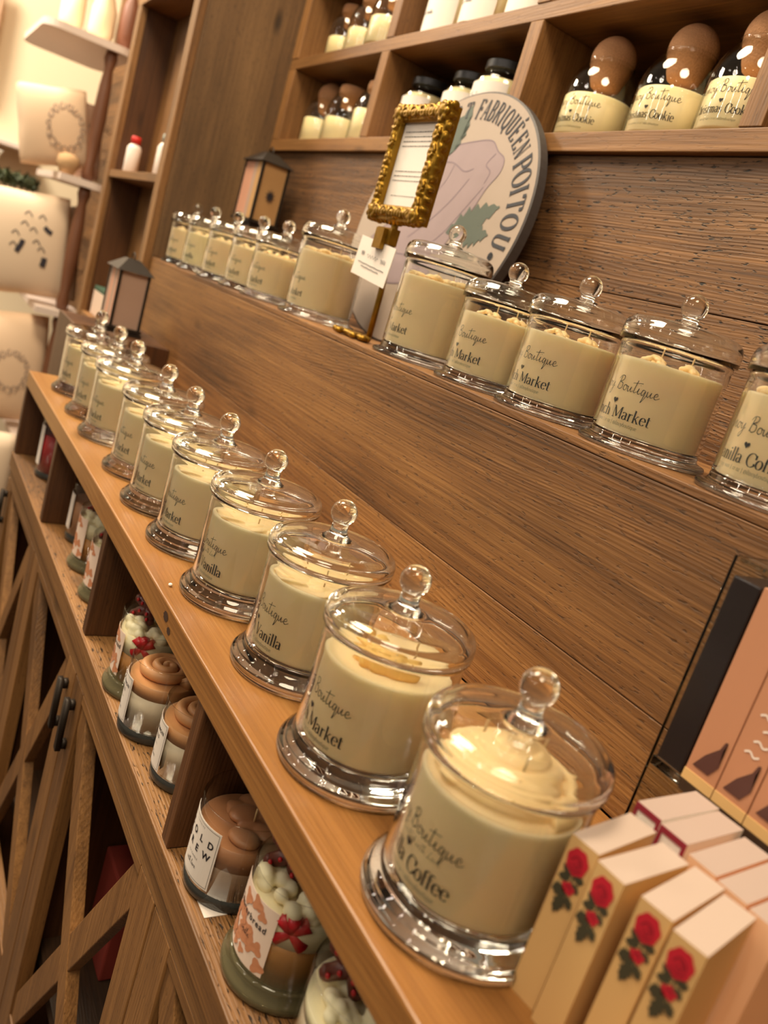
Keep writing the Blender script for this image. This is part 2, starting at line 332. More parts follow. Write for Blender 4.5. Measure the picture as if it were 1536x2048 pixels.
SCRIPT = {
 'L': (.62, [[(.52, 1.0), (.36, .72), (.2, .3), (.1, .02), (.0, -.02), (.14, .1), (.4, .05), (.66, .0)]]),
 'C': (.70, [[(.62, .85), (.5, 1.0), (.25, .7), (.14, .25), (.3, 0), (.6, .12), (.7, .2)]]),
 'i': (.30, [[(.0, .1), (.1, .42), (.07, .08), (.18, .02), (.32, .15)], [(.14, .62), (.15, .66)]]),
 'n': (.50, [[(.0, .1), (.08, .4), (.05, .02)], [(.05, .1), (.22, .42), (.30, .36), (.27, .05), (.36, .02), (.5, .14)]]),
 'o': (.44, [[(.28, .4), (.1, .36), (.05, .1), (.2, .0), (.34, .16), (.28, .38), (.34, .34), (.46, .34)]]),
 'y': (.46, [[(.04, .42), (.07, .1), (.2, .06), (.36, .42)], [(.36, .42), (.28, -.2), (.12, -.5), (.04, -.34), (.3, .0), (.48, .15)]]),
 's': (.34, [[(.0, .08), (.2, .42), (.26, .12), (.1, .0), (.36, .12)]]),
 'B': (.66, [[(.26, .96), (.18, .5), (.1, .0)], [(.02, .72), (.2, .98), (.5, .98), (.5, .7), (.22, .52), (.5, .46), (.54, .14), (.3, -.02), (.12, .1)]]),
 'u': (.48, [[(.02, .38), (.03, .1), (.14, .0), (.3, .38)], [(.3, .38), (.28, .08), (.36, .02), (.5, .14)]]),
 't': (.34, [[(.2, .95), (.1, .3), (.12, .02), (.3, .12)], [(-.14, .68), (.16, .74), (.62, .82)]]),
 'q': (.46, [[(.3, .38), (.12, .38), (.06, .1), (.18, .02), (.32, .36), (.26, -.2), (.2, -.52), (.32, -.3), (.48, .12)]]),
 'e': (.40, [[(.04, .16), (.28, .26), (.22, .42), (.08, .3), (.08, .08), (.22, .0), (.46, .16)]]),
 'a': (.46, [[(.28, .38), (.1, .36), (.05, .1), (.2, .0), (.3, .34), (.3, .06), (.46, .12)]]),
 'd': (.48, [[(.28, .38), (.1, .36), (.05, .1), (.2, .0), (.38, .95), (.3, .06), (.48, .12)]]),
 'l': (.3, [[(.0, .1), (.24, .9), (.16, .95), (.08, .1), (.3, .1)]]),
 'w': (.6, [[(.02, .38), (.04, .04), (.2, .05), (.26, .34), (.28, .05), (.44, .05), (.5, .4), (.62, .36)]]),
 'h': (.5, [[(.0, .1), (.22, .9), (.14, .9), (.06, .02), (.24, .4), (.3, .05), (.5, .12)]]),
 'v': (.44, [[(.02, .38), (.1, .03), (.32, .42), (.46, .36)]]),
 'r': (.38, [[(.0, .1), (.14, .44), (.18, .34), (.3, .36), (.24, .06), (.4, .12)]]),
 'm': (.66, [[(.0, .1), (.08, .4), (.05, .02), (.22, .4), (.25, .03), (.42, .4), (.46, .04), (.64, .14)]]),
 'f': (.34, [[(.0, .1), (.22, .9), (.14, .9), (.08, .1), (.02, -.45), (.14, -.2), (.34, .12)]]),
 ' ': (.3, []),
}
def stroke_quads(P, wfun):
    """2D ribbon along polyline; returns left/right points"""
    n = len(P); out = []
    for i in range(n):
        a = P[max(i - 1, 0)]; b = P[min(i + 1, n - 1)]
        dx, dy = b[0] - a[0], b[1] - a[1]; l = math.hypot(dx, dy) or 1e-9
        wd = wfun(dx / l, dy / l, i / max(1, n - 1)) / 2
        out.append(((P[i][0] - dy / l * wd, P[i][1] + dx / l * wd), (P[i][0] + dy / l * wd, P[i][1] - dx / l * wd)))
    return out
def text_ribbons(s, table, thick, thin, mono=False):
    """list of ribbons in em units, total width"""
    x = 0; rib = []
    for ch in s:
        wd, st = table.get(ch, (.4, []))
        for k, P in enumerate(st):
            P = [(p[0] + x, p[1]) for p in P]
            if mono:
                if len(P) > 2: P = catmull(P, 6)
                rib.append(stroke_quads(P, lambda dx, dy, t: thin + (thick - thin) * (1 if dy < 0 else .15)))
            else:
                if len(P) == 2:
                    P = [(P[0][0] + (P[1][0] - P[0][0]) * j / 3, P[0][1] + (P[1][1] - P[0][1]) * j / 3) for j in range(4)]
                up_thin = ch in 'MVANwxk'
                def wf(dx, dy, t, up_thin=up_thin, k=k):
                    v = thin + (thick - thin) * abs(dy) ** 1.6
                    if up_thin and dy * dx > 0.05 or (ch == 'N' and k in (0, 2)) or (ch == 'M' and k == 0): v = thin + (thick - thin) * .18
                    return v
                rib.append(stroke_quads(P, wf))
        x += wd
    return rib, x
def put_ribbons(bm, rib, mapf, mat=None):
    for q in rib:
        vs = [(bm.verts.new(mapf(*a)), bm.verts.new(mapf(*b))) for a, b in q]
        for (a, b), (c, d) in zip(vs[:-1], vs[1:]):
            f = bm.faces.new((a, b, d, c))
            if mat is not None: f.material_index = mat
def heart(bm, mapf, s):
    P = []
    for i in range(28):
        t = 2 * PI * i / 28; P.append((s * math.sin(t) ** 3, s * (13 * math.cos(t) - 5 * math.cos(2 * t) - 2 * math.cos(3 * t) - math.cos(4 * t)) / 16))
    c = bm.verts.new(mapf(0, 0)); vs = [bm.verts.new(mapf(*p)) for p in P]
    for i in range(28): bm.faces.new((c, vs[i], vs[(i + 1) % 28]))
def cylmap(r, az, z, sc, u0=0, v0=0):
    def f(u, v):
        a = az + (u * sc + u0) / r
        return (r * math.sin(a), -r * math.cos(a), z + v * sc + v0)
    return f
def label_builder(r, zs, flavour, az, size=.0105, tag='12 oz', crafted=False, name='Linoy'):
    def build(bm):
        rib, wd = text_ribbons(name + ' Boutique', SCRIPT, .055, .035, True)
        sc = size; put_ribbons(bm, rib, cylmap(r, az, zs[0], sc, -wd * sc / 2, 0))
        if crafted:
            rib, wd = text_ribbons('Crafted with Love', SCRIPT, .045, .03, True)
            s2 = size * .42; put_ribbons(bm, rib, cylmap(r, az, zs[0] - .0065, s2, -wd * s2 / 2 + .006, 0))
        heart(bm, cylmap(r, az - .02, zs[1] + .0006, 1), .0024)
        rib, wd = text_ribbons(flavour, SERIF, .13, .04); sc = size * .84; g = cylmap(r, az, zs[2] - .0010, sc, -wd * sc * .55, 0)
        put_ribbons(bm, rib, lambda u, v: g(u * 1.10, v))
        rib, wd = text_ribbons('pure soy wax | ' + tag + ' | @linoyboutique', SERIF, .07, .05); sc = size * .28
        put_ribbons(bm, rib, cylmap(r, az, zs[3], sc, -wd * sc / 2, 0))
    return build

# ------------------------------------------------------------------ setting
wb = bmesh.new(); zs = [-0.9, -.62, -.33, -.05, .175, .3735, .5225]
for a, b in zip(zs[:-1], zs[1:]): box(wb, -3.6, 1.2, .37, .40, a + .0005, b - .0005)
zs = [.5235, .78, 1.05, 1.4, 1.9]
for a, b in zip(zs[:-1], zs[1:]): box(wb, -1.53, 1.2, .575, .60, a + .0005, b - .0005); box(wb, -3.6, -1.5305, .37, .40, a + .0005, b - .0005)
props(link('wall_back', wb, W_WALL, None, False, .0008), kind='structure')
plaster = simple('cream_plaster', (238, 220, 188), .8, 0, 0, .04, 3)
bm = bmesh.new(); box(bm, -3.66, -3.6, -2.4, .40, -.9, 1.9); props(link('wall_left', bm, plaster), kind='structure')
bm = bmesh.new(); box(bm, -3.66, 1.2, -2.4, .40, -.95, -.9)
props(link('floor', bm, simple('dark_floor', (74, 52, 36), .5, 0, 0, .2, 4)), kind='structure')

# worktop
YF = -.072
o = bx('worktop', (-1.24, .75, YF, .1655, -.027, 0), W_TOP, None, .0016)
props(o, 'long varnished pine worktop carrying the front row of lidded candles', 'worktop')
for (xk, zk, sk) in ((-.3164, -.0105, .0042), (-.3024, -.0172, .0030)):
    bm = bmesh.new(); c = bm.verts.new((0, 0, 0)); vs = [bm.verts.new((sk * 1.5 * math.cos(i * PI / 9) * (1 + .15 * math.sin(3 * i)), 0, sk * math.sin(i * PI / 9))) for i in range(18)]
    for i in range(18): bm.faces.new((c, vs[i], vs[(i + 1) % 18]))
    bm.transform(Matrix.Translation((xk, YF - .0003, zk))); k_ = link('knot', bm, simple('dark_knot', (58, 32, 16), .7), None); attach(k_, o); k_['label'] = 'dark knot on the front edge'
# base cabinet
cab = thing('base_cabinet', 'open pine cabinet with compartments and crossed lattice doors below the worktop', 'cabinet', (-.3, 0, -.9))
def cp(name, dims, mat, parent=None, bevel=.0012, label=None):
    bm = bmesh.new(); box(bm, *dims)
    o = link(name, bm, mat, None, False, bevel); 
    attach(o, parent or cab)
    if label: o['label'] = label
    return o
cp('shelf', (-1.24, .75, YF + .001, .150, -.173, -.153), W_SHELFY)
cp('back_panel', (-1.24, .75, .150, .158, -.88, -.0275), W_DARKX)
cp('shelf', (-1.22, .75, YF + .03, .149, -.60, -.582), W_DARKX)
DIV = [-1.2515, -.9115, -.5635, -.2145, .135, .485]
for x in DIV: cp('divider', (x, x + .016, YF + .0015, .1495, -.1525, -.0275), W_DARK)
for x in DIV: cp('lower_divider', (x, x + .016, YF + .03, .1495, -.88, -.1735), W_DARK)
# face rail with stepped moulding
bm = bmesh.new(); box(bm, -1.25, .75, YF - .001, YF + .012, -.180, -.1535); box(bm, -1.25, .75, YF + .0035, YF + .016, -.204, -.1805); box(bm, -1.25, .75, YF + .0005, YF + .0025, -.1825, -.1775)
r_ = link('face_rail', bm, W_FACE, cab, False, .001); r_.matrix_parent_inverse = Matrix.Translation(-cab.location)
cp('plinth', (-1.24, .75, YF + .02, YF + .04, -.9, -.85), W_DARKX)
# lattice doors
seams = [-1.262, -.911, -.556, -.198, .155, .505]
def door(x0, x1, hand):
    y0, y1 = YF + .004, YF + .022; z1 = -.2055; z0 = -.842; st = .044
    e = bpy.data.objects.new('door', None); COL.objects.link(e); e.parent = cab; e.location = Vector((x0, y0, z0)) - cab.location; e.empty_display_size = .02
    def sub(name, dims, mat, bev=.0012):
        bm = bmesh.new(); box(bm, *dims); o = link(name, bm, mat, e, False, bev); o.matrix_parent_inverse = Matrix.Translation(-Vector((x0, y0, z0))); return o
    xa, xb = x0 + .0012, x1 - .0012
    sub('stile', (xa, xa + st, y0, y1, z0, z1), W_UP); sub('stile', (xb - st, xb, y0, y1, z0, z1), W_UP)
    sub('rail', (xa + st, xb - st, y0, y1, z1 - .012, z1), W_FACE); sub('rail', (xa + st, xb - st, y0, y1, z0, z0 + .05), W_FACE)
    zc = z0 + .05
    A = [(xa + st, z1 - .012), (xb - st, z1 - .45)]; B = [(xb - st, z1 - .012), (xa + st, z1 - .45)]
    for k, (p, q) in enumerate((A, B)):
        bm = bmesh.new(); L = math.hypot(q[0] - p[0], q[1] - p[1]); box(bm, -.004, L + .004, -.007 + k * .0006, .007, -.016, .016)
        ang = math.atan2(q[1] - p[1], q[0] - p[0])
        bm.transform(Matrix.Translation((p[0], (y0 + y1) / 2, p[1])) @ Matrix.Rotation(-ang, 4, 'Y'))
        o = link('brace', bm, W_UP, e, False, .001); o.matrix_parent_inverse = Matrix.Translation(-Vector((x0, y0, z0)))
    sub('rail', (xa + st, xb - st, y0, y1, z1 - .50, z1 - .45), W_FACE)
    if hand:
        hx = xb - .022 if hand > 0 else xa + .022
        bm = bmesh.new(); box(bm, hx - .005, hx + .005, y0 - .012, y0 - .006, -.290, -.225); box(bm, hx - .004, hx + .004, y0 - .006, y0 - .0002, -.288, -.278); box(bm, hx - .004, hx + .004, y0 - .006, y0 - .0002, -.237, -.227)
        o = link('handle', bm, IRON, e, True); o['label'] = 'black pull handle'; o.matrix_parent_inverse = Matrix.Translation(-Vector((x0, y0, z0)))
for i, (a, b) in enumerate(zip(seams[:-1], seams[1:])): door(a, b, (-1, 1, -1, 1, -1)[i])

# ledge
led = thing('ledge_shelf', 'raised pine ledge with a tall reclaimed riser board, carrying the back row of lidded candles', 'shelf', (-.4, .2, 0))
for nm, d, m in (('riser', (-1.529, .75, .166, .182, .0002, .2295), W_RISER), ('ledge_top', (-1.529, .75, .166, .3695, .2300, .237), W_RISER)):
    bm = bmesh.new()
    if nm == 'riser': box(bm, *d[:4], .0002, .0805); box(bm, *d[:4], .0811, .2295)
    else: box(bm, *d)
    attach(link(nm, bm, m, None, False, .0008), led)

# cubby shelf unit on the wall
YQ = .360; YB = .56
cub = thing('cubby_shelf', 'dark pine wall shelf divided into cubbyholes, above the round sign', 'shelf unit', (-.9, YQ, .52))
def cq(name, dims, mat, bevel=.0012):
    bm = bmesh.new(); box(bm, *dims); o = link(name, bm, mat, cub, False, bevel); o.matrix_parent_inverse = Matrix.Translation(-cub.location); return o
cq('bottom_rail', (-1.5285, .75, YQ, YQ + .0405, .5235, .5464), W_FACE)
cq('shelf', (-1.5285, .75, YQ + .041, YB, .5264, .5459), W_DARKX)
cq('shelf', (-1.5285, .75, YQ + .001, YB, .6883, .7097), W_FACE)
cq('shelf', (-1.5285, .75, YQ + .001, YB, .853, .874), W_FACE)
cq('shelf', (-1.5285, .75, YQ + .001, YB, 1.015, 1.036), W_FACE)
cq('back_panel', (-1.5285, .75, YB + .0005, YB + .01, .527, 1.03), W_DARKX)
for x0, x1 in ((-1.5285, -1.4935), (-1.1118, -1.0842), (-.699, -.672), (-.3029, -.2760), (.10, .127), (.50, .527)):
    for z0, z1 in ((.5468, .6880), (.7100, .8527), (.8743, 1.0147)): cq('divider', (x0, x1, YQ, YB, z0, z1), W_UP)

# tall cabinet at the left end
tc = thing('tall_cabinet', 'tall narrow pine display cabinet with open front beside the weathered side panel', 'cabinet', (-1.82, .166, .09))
def tq(name, dims, mat, bevel=.0012, label=None):
    bm = bmesh.new(); box(bm, *dims); o = link(name, bm, mat, None, False, bevel); attach(o, tc)
    if label: o['label'] = label
    return o
tq('side_panel', (-1.555, -1.5305, .1665, .3695, .24, 1.2), W_PANEL, .0012, 'wide weathered board with knots')
tq('side_panel', (-1.555, -1.5305, .1665, .3695, .02, .2395), W_PANEL)
tq('front_post', (-1.572, -1.5305, .150, .166, .02, .80), W_UP)
tq('front_post', (-2.105, -2.062, .150, .166, .02, .80), W_UP)
tq('side_panel', (-2.10, -2.066, .1665, .3695, .02, .80), W_DARK)
tq('back_panel', (-2.0655, -1.5555, .242, .252, .02, .80), W_UP)
tq('shelf', (-2.0615, -1.5725, .153, .2415, .386, .404), W_FACE)
tq('lower_front', (-2.105, -1.5305, .150, .2615, -.9, .0198), W_DARK)
tq('top_board', (-2.105, -1.5305, .150, .2715, .8005, .82), W_FACE)
tq('shelf', (-2.0615, -1.5725, .153, .2415, .0205, .035), W_FACE)
blk = bx('plinth_block', (-1.485, -1.255, 0.0, .1655, -.9, .088), W_DARK, None, .002)
props(blk, 'dark stained wooden block under the lantern at the far end of the worktop', 'block')

# ------------------------------------------------------------------ lidded glass candles
def jar_profiles(k):
    """k: dict of sizes for a kind of jar"""
    rf, rb, rr, h, hk = k['rf'], k['rb'], k['rr'], k['h'], k['hk']
    return rf, rb, rr, h, hk
KINDS = {
 'foot': dict(rf=.0561, rb=.0475, rr=.0503, h=.1005, hk=.1343, hb=.1128, zb=.0205, wr=.0425, wt=.0785, flare=True, label=True),
 'small': dict(rf=.0520, rb=.0440, rr=.0468, h=.0905, hk=.1204, hb=.1072, zb=.0135, wr=.0408, wt=.0715, flare=False, label=True),
 'large': dict(rf=.0572, rb=.0485, rr=.0515, h=.1160, hk=.1490, hb=.1340, zb=.0150, wr=.0450, wt=.0925, flare=False, label=True),
}
def b_base(k):
    def f(bm):
        rf, rb, zb = k['rf'], k['rb'], k['zb']
        if k['flare']:
            prof = [(0, 0), (rf * .93, 0), (rf * .985, .001), (rf, .0035), (rf * .995, .0065), (rf * .97, .0088), (rf * .935, .0100), (rf * .925, .0112), (rf * .915, .0125), (rb * 1.035, .0142), (rb * 1.005, .0165), (rb, zb - .0028), (rb - .001, zb - .0008), (0, zb - .0008)]
        else:
            prof = [(0, 0), (rf * .95, 0), (rf * .99, .0008), (rf, .0030), (rf * .98, .0048), (rf * .93, .0058), (rb * 1.02, .0068), (rb, .0085), (rb, zb - .0025), (rb - .001, zb - .0008), (0, zb - .0008)]
        lathe(bm, prof, 72)
    return f
def b_body(k):
    def f(bm):
        rb, zb, h = k['rb'], k['zb'], k['h']; t = .0022
        zm = [zb + .0012 + (h - .0115 - zb) * i / 6 for i in range(7)]
        lathe(bm, [(rb - .0004, zb - .0006), (rb, zb)] + [(rb, z) for z in zm] + [(rb + .0004, h - .0085), (rb + .0004, h - .0068), (rb - .0004, h - .0060), (rb - t + .0004, h - .0060), (rb - t, h - .0068)] + [(rb - t, z) for z in reversed(zm)] + [(rb - t, zb), (rb - t + .0003, zb - .0006)], 80, closed=True)
    return f
def b_lid(k):
    def f(bm):
        rr, h, hb = k['rr'], k['h'], k['hb']; d = hb - h
        prof = [(1.0, -.35), (1.006, 0), (1.004, .22), (.992, .40), (.968, .56), (.930, .68), (.875, .77), (.80, .83), (.68, .875), (.54, .91), (.40, .945), (.28, .98)]
        O = [(rr * a, h + d * b) for a, b in prof] + [(.0105, hb + .0004)]
        I = [(.0100, hb - .0022)] + [(max(.01, rr * a - .0026 + .0010 * (b > .75)), h + d * b - (.0022 if b > .5 else .0012)) for a, b in reversed(prof[2:])] + [(rr - .0030, h), (rr - .0034, h - .0050), (rr - .0014, h - .0052)]
        lathe(bm, O + I, 80, closed=True)
    return f
def b_knob(k):
    def f(bm):
        hk, hb = k['hk'], k['hb'] + .0006; R = .0103
        zt = hk - R * .785; dz = zt - hb
        P = [(0, hb - .0002), (.0112, hb), (.0102, hb + dz * .14), (.0080, hb + dz * .28), (.0067, hb + dz * .5), (.0064, hb + dz * .85)]
        a0 = -math.acos(min(1, .0064 / R))
        for i in range(15):
            a = a0 + (PI / 2 - a0) * i / 14
            P.append((max(0, R * math.cos(a)), hk + R * math.sin(a)))
        P[-1] = (0, hk + R)
        lathe(bm, P, 40)
    return f
def b_wax(k, seed):
    def f(bm):
        r, z0, z1 = k['wr'], k['zb'] - .0004, k['wt']
        rnd = random.Random(seed)
        P = [(0, z0), (r - .002, z0), (r - .0005, z0 + .0002), (r, z0 + .0008), (r, z0 + .002), (r, z1 - .004), (r, z1 - .0018), (r - .0004, z1 - .0006), (r - .0014, z1), (r * .92, z1 - .0004), (r * .6, z1 - .001), (0, z1 - .001)]
        lathe(bm, P, 72)
    return f
def b_topping(k, style, seed):
    """lumps of wax lying on the candle's surface"""
    def f(bm):
        r, z1 = k['wr'], k['wt'] - .0012; rnd = random.Random(seed)
        def lump(x, y, z, s, sc): 
            ball(bm, (x, y, z), s, sc, 12, Matrix.Rotation(rnd.uniform(0, 6.3), 4, 'Z') @ Matrix.Rotation(rnd.uniform(-.4, .4), 4, 'X'))
        if style == 'petals':
            lathe(bm, [(0, z1 - .001), (r * .90, z1 - .001), (r * .92, z1 + .0006), (r * .88, z1 + .0014), (0, z1 + .0014)], 48)
            for ring, n, s in ((.74, 11, .0092), (.48, 8, .0095), (.20, 4, .0100)):
                for i in range(n):
                    a = 2 * PI * i / n + rnd.uniform(-.2, .2); q = r * ring
                    lump(q * math.cos(a), q * math.sin(a), z1 + .0012, s, (1.2, .8, rnd.uniform(.16, .30)))
        elif style == 'cluster':
            for i in range(7):
                a = -2.6 + i * .42; q = r * .52
                lump(q * math.cos(a), q * math.sin(a) + .003, z1 + .0035, .0080, (.62, 1.0, .85))
            for i in range(6):
                a = -2.4 + i * .45; q = r * .22
                lump(q * math.cos(a), q * math.sin(a), z1 + .0045, .0085, (.8, .9, .8))
        elif style == 'whip':
            lathe(bm, [(0, z1 - .001), (r * .93, z1 - .001), (r * .95, z1 + .001), (r * .86, z1 + .003), (0, z1 + .004)], 48)
            for lay, (rad, zz, th) in enumerate(((.78, .003, .0072), (.56, .0075, .0080), (.32, .0125, .0085), (.10, .0165, .0085))):
                tube(bm, [(r * rad * (1 - .16 * i / 40) * math.cos(2 * PI * i / 40 + lay * .8), r * rad * (1 - .16 * i / 40) * math.sin(2 * PI * i / 40 + lay * .8), z1 + zz + .0035 * i / 40) for i in range(42)], th, 10)
            for i in range(16):
                a = rnd.uniform(0, 6.3); q = r * rnd.uniform(.3, .85); lump(q * math.cos(a), q * math.sin(a), z1 + .018 * (1 - q / r) + .003, .006, (1.3, .8, .5))
        elif style == 'mounds':
            for (cxx, cyy) in ((-.014, -.001), (.014, .003), (.0, -.022), (.002, .022)):
                for i in range(18):
                    a = rnd.uniform(0, 2 * PI); q = min(.011, abs(rnd.gauss(0, .0058)))
                    lump(cxx + q * math.cos(a), cyy + q * math.sin(a), z1 + max(.0, .0072 - q * .75), rnd.uniform(.0028, .0040), (1, .8, .7))
        elif style == 'crumble':
            for i in range(60):
                a = rnd.uniform(0, 2 * PI); q = r * .86 * math.sqrt(rnd.random())
                lump(q * math.cos(a), q * math.sin(a), z1 + .001 + .004 * (1 - q / r) + rnd.uniform(0, .0025), rnd.uniform(.004, .0070), (1, .8, .6))
    return f
def b_wick(x, y, z0, z1):
    def f(bm): tube(bm, [(x, y, z0), (x + .0004, y, (z0 + z1) / 2), (x + .0012, y - .0006, z1)], .0007, 6)
    return f
def glass_candle(kind, x, y, z, label, group, flavour='French Market', style='petals', wax=None, rz=0, topmat=None, crafted=False, wicks=3, az=-.24, lab=True):
    k = KINDS[kind]
    t = thing('lidded_candle', label, 'candle', (x, y, z), rz, group)
    part('glass_base', ('base', kind), b_base(k), SOLID, t)
    part('glass_body', ('body', kind), b_body(k), SOLID, t)
    lid = part('lid', ('lid', kind), b_lid(k), SOLID, t)
    part('knob', ('knob', kind), b_knob(k), SOLID, lid, True, 'clear glass ball knob')
    wax = wax or WAX
    wx = part('wax', ('wax', kind, wax.name), b_wax(k, 1), wax, t)
    tm = topmat or TOPPING
    part('topping', ('top', kind, style, tm.name), b_topping(k, style, 5), tm, t, fuse=.0008)
    pos = {3: [(.0, .019), (-.017, -.009), (.017, -.009)], 2: [(-.014, 0), (.014, .004)], 1: [(0, 0)]}[wicks]
    hh = {'whip': .026, 'cluster': .012}.get(style, .0135)
    for i, (wx_, wy_) in enumerate(pos):
        part('wick', ('wick', kind, wicks, i, hh), b_wick(wx_, wy_, k['wt'] - .004, k['wt'] + hh), WICK, t)
    if lab:
        zz = {'foot': (.0500, .0408, .0300, .0238), 'small': (.0455, .0362, .0250, .0188), 'large': (.050, .040, .0285, .0215)}[kind]
        tg = '22 oz' if kind == 'foot' else '12 oz'
        part('printed_label', ('lab', kind, flavour, crafted, az), label_builder(k['wr'] + .0004, zz, flavour, az, .0105, tg, crafted), INK, t, False)
    return t
G1 = 'lidded candles in a row on the worktop'; G2 = 'lidded candles in a row on the raised ledge'
low = [(.0387, -.0077, 'Vanilla Coffee', 'whip', 'nearest lidded glass candle, piled with whipped cream wax, beside the rose boxes', True),
 (-.0895, -.0046, 'French Market', 'cluster', 'lidded candle with yellow wax pieces on top, second nearest on the worktop', False),
 (-.2136, .0059, 'French Vanilla', 'petals', 'lidded French Vanilla candle directly behind the one with yellow wax pieces', False),
 (-.3408, .0012, 'French Vanilla', 'petals', 'lidded French Vanilla candle beside the tiny white crumb on the worktop', True),
 (-.4660, .0011, 'French Market', 'petals', 'fifth lidded candle back along the worktop, small French Market print', False),
 (-.5785, -.0008, 'French Market', 'petals', 'sixth lidded candle back along the worktop, sixth knob from the front', False),
 (-.6984, .0027, 'French Market', 'petals', 'seventh lidded candle back along the worktop, fourth from its far end', False),
 (-.8519, -.0005, 'French Market', 'petals', 'third lidded candle from the far end of the worktop', False),
 (-.9679, .0006, 'French Market', 'petals', 'second lidded candle from the far end of the worktop', False),
 (-1.1125, .0019, 'French Market', 'petals', 'farthest lidded candle on the worktop, at its end near the pillows', False)]
for i, (x, y, fl, st, lb, cr) in enumerate(low):
    glass_candle('foot', x, y, .0002, lb, G1, fl, st, WAX, 0, BUTTER if st == 'cluster' else TOPPING, cr, 3, -.12)
ZL = .2372
up = [('small', -.0287, .2206, 'Vanilla Coffee', 'crumble', 'partly cropped candle at the right end of the ledge, cream crumbs on top', 3),
 ('small', -.1517, .2206, 'French Market', 'mounds', 'lidded French Market candle on the ledge with the fully legible print', 2),
 ('small', -.2706, .2206, 'French Market', 'mounds', 'lidded candle on the ledge just left of the fully legible French Market one', 2),
 ('small', -.377, .2206, 'French Market', 'mounds', 'small lidded candle on the ledge standing right against the large fuller one', 2),
 ('large', -.513, .2265, 'French Market', 'crumble', 'large nearly full lidded candle on the ledge in front of the round sign', 2),
 ('large', -.808, .2265, 'French Market', 'crumble', 'large lidded candle on the ledge left of the gold framed card', 2),
 ('small', -.975, .2206, 'French Market', 'mounds', 'small lidded candle on the ledge touching the left side of the large one', 2),
 ('small', -1.084, .2206, 'French Market', 'mounds', 'second small candle left of the large one at the ledge far end', 2),
 ('small', -1.2136, .2206, 'French Market', 'mounds', 'middle one of the five small candles at the ledge far end', 2),
 ('small', -1.348, .2206, 'French Vanilla', 'mounds', 'next to last small candle at the far left end of the ledge, yellowish wax', 2),
 ('small', -1.468, .2206, 'French Market', 'mounds', 'last small candle at the far left end of the ledge, against the side panel', 2)]
for i, (kd, x, y, fl, st, lb, wk) in enumerate(up):
    glass_candle(kd, x, y, ZL, lb, G2, fl, st, WAX_Y if i == 9 else WAX, 0, TOPPING, False, wk, -.10 if kd == 'small' else -.25)
crumb = bmesh.new(); ball(crumb, (0, 0, .0018), .0018, (1, 1.1, .9), 10)
crumb_o = link('wax_crumb', crumb, simple('white_crumb', (250, 244, 232), .6), None, True); crumb_o.location = (-.3556, -.0602, 0); props(crumb_o, 'tiny white crumb of wax lying on the worktop edge', 'crumb')

# ------------------------------------------------------------------ jars in the compartments under the worktop
ZS = -.1528
def text_mesh(bm, s, size, mapf, align='CENTER', bold=0.0, space=1.0):
    c = bpy.data.curves.new('t', 'FONT'); c.body = s; c.size = size; c.align_x = align; c.space_character = space; c.offset = bold; c.resolution_u = 3
    o = bpy.data.objects.new('t', c); COL.objects.link(o)
    dg = bpy.context.evaluated_depsgraph_get(); me = bpy.data.meshes.new_from_object(o.evaluated_get(dg))
    b2 = bmesh.new(); b2.from_mesh(me); bmesh.ops.triangulate(b2, faces=b2.faces)
    vs = {v.index: bm.verts.new(mapf(v.co.x, v.co.y)) for v in b2.verts}
    for f in b2.faces:
        try: bm.faces.new([vs[v.index] for v in f.verts])
        except ValueError: pass
    b2.free(); bpy.data.objects.remove(o); bpy.data.curves.remove(c); bpy.data.meshes.remove(me)
def patch(bm, r, a0, a1, z0, z1, n=16, mat=None):
    """curved paper label with thickness"""
    V = []
    for rr in (r, r + .00025):
        V.append([[bm.verts.new((rr * math.sin(a0 + (a1 - a0) * i / n), -rr * math.cos(a0 + (a1 - a0) * i / n), z)) for i in range(n + 1)] for z in (z0, z1)])
    (ib, it), (ob, ot) = V
    for i in range(n):
        for q in ((ob[i], ob[i + 1], ot[i + 1], ot[i]), (ib[i + 1], ib[i], it[i], it[i + 1]), (ib[i], ib[i + 1], ob[i + 1], ob[i]), (ot[i], ot[i + 1], it[i + 1], it[i])):
            f = bm.faces.new(q)
            if mat is not None: f.material_index = mat
    for i in (0, n): bm.faces.new((ib[i], ob[i], ot[i], it[i]))
def swirl_top(bm, r, z, seed, turns=2.2):
    pts = [((r * (1 - i / 60) + .001) * math.cos(i / 60 * turns * 2 * PI + seed), (r * (1 - i / 60) + .001) * math.sin(i / 60 * turns * 2 * PI + seed), z + .006 * i / 60) for i in range(60)]
    tube(bm, pts, .0062, 10, .004)
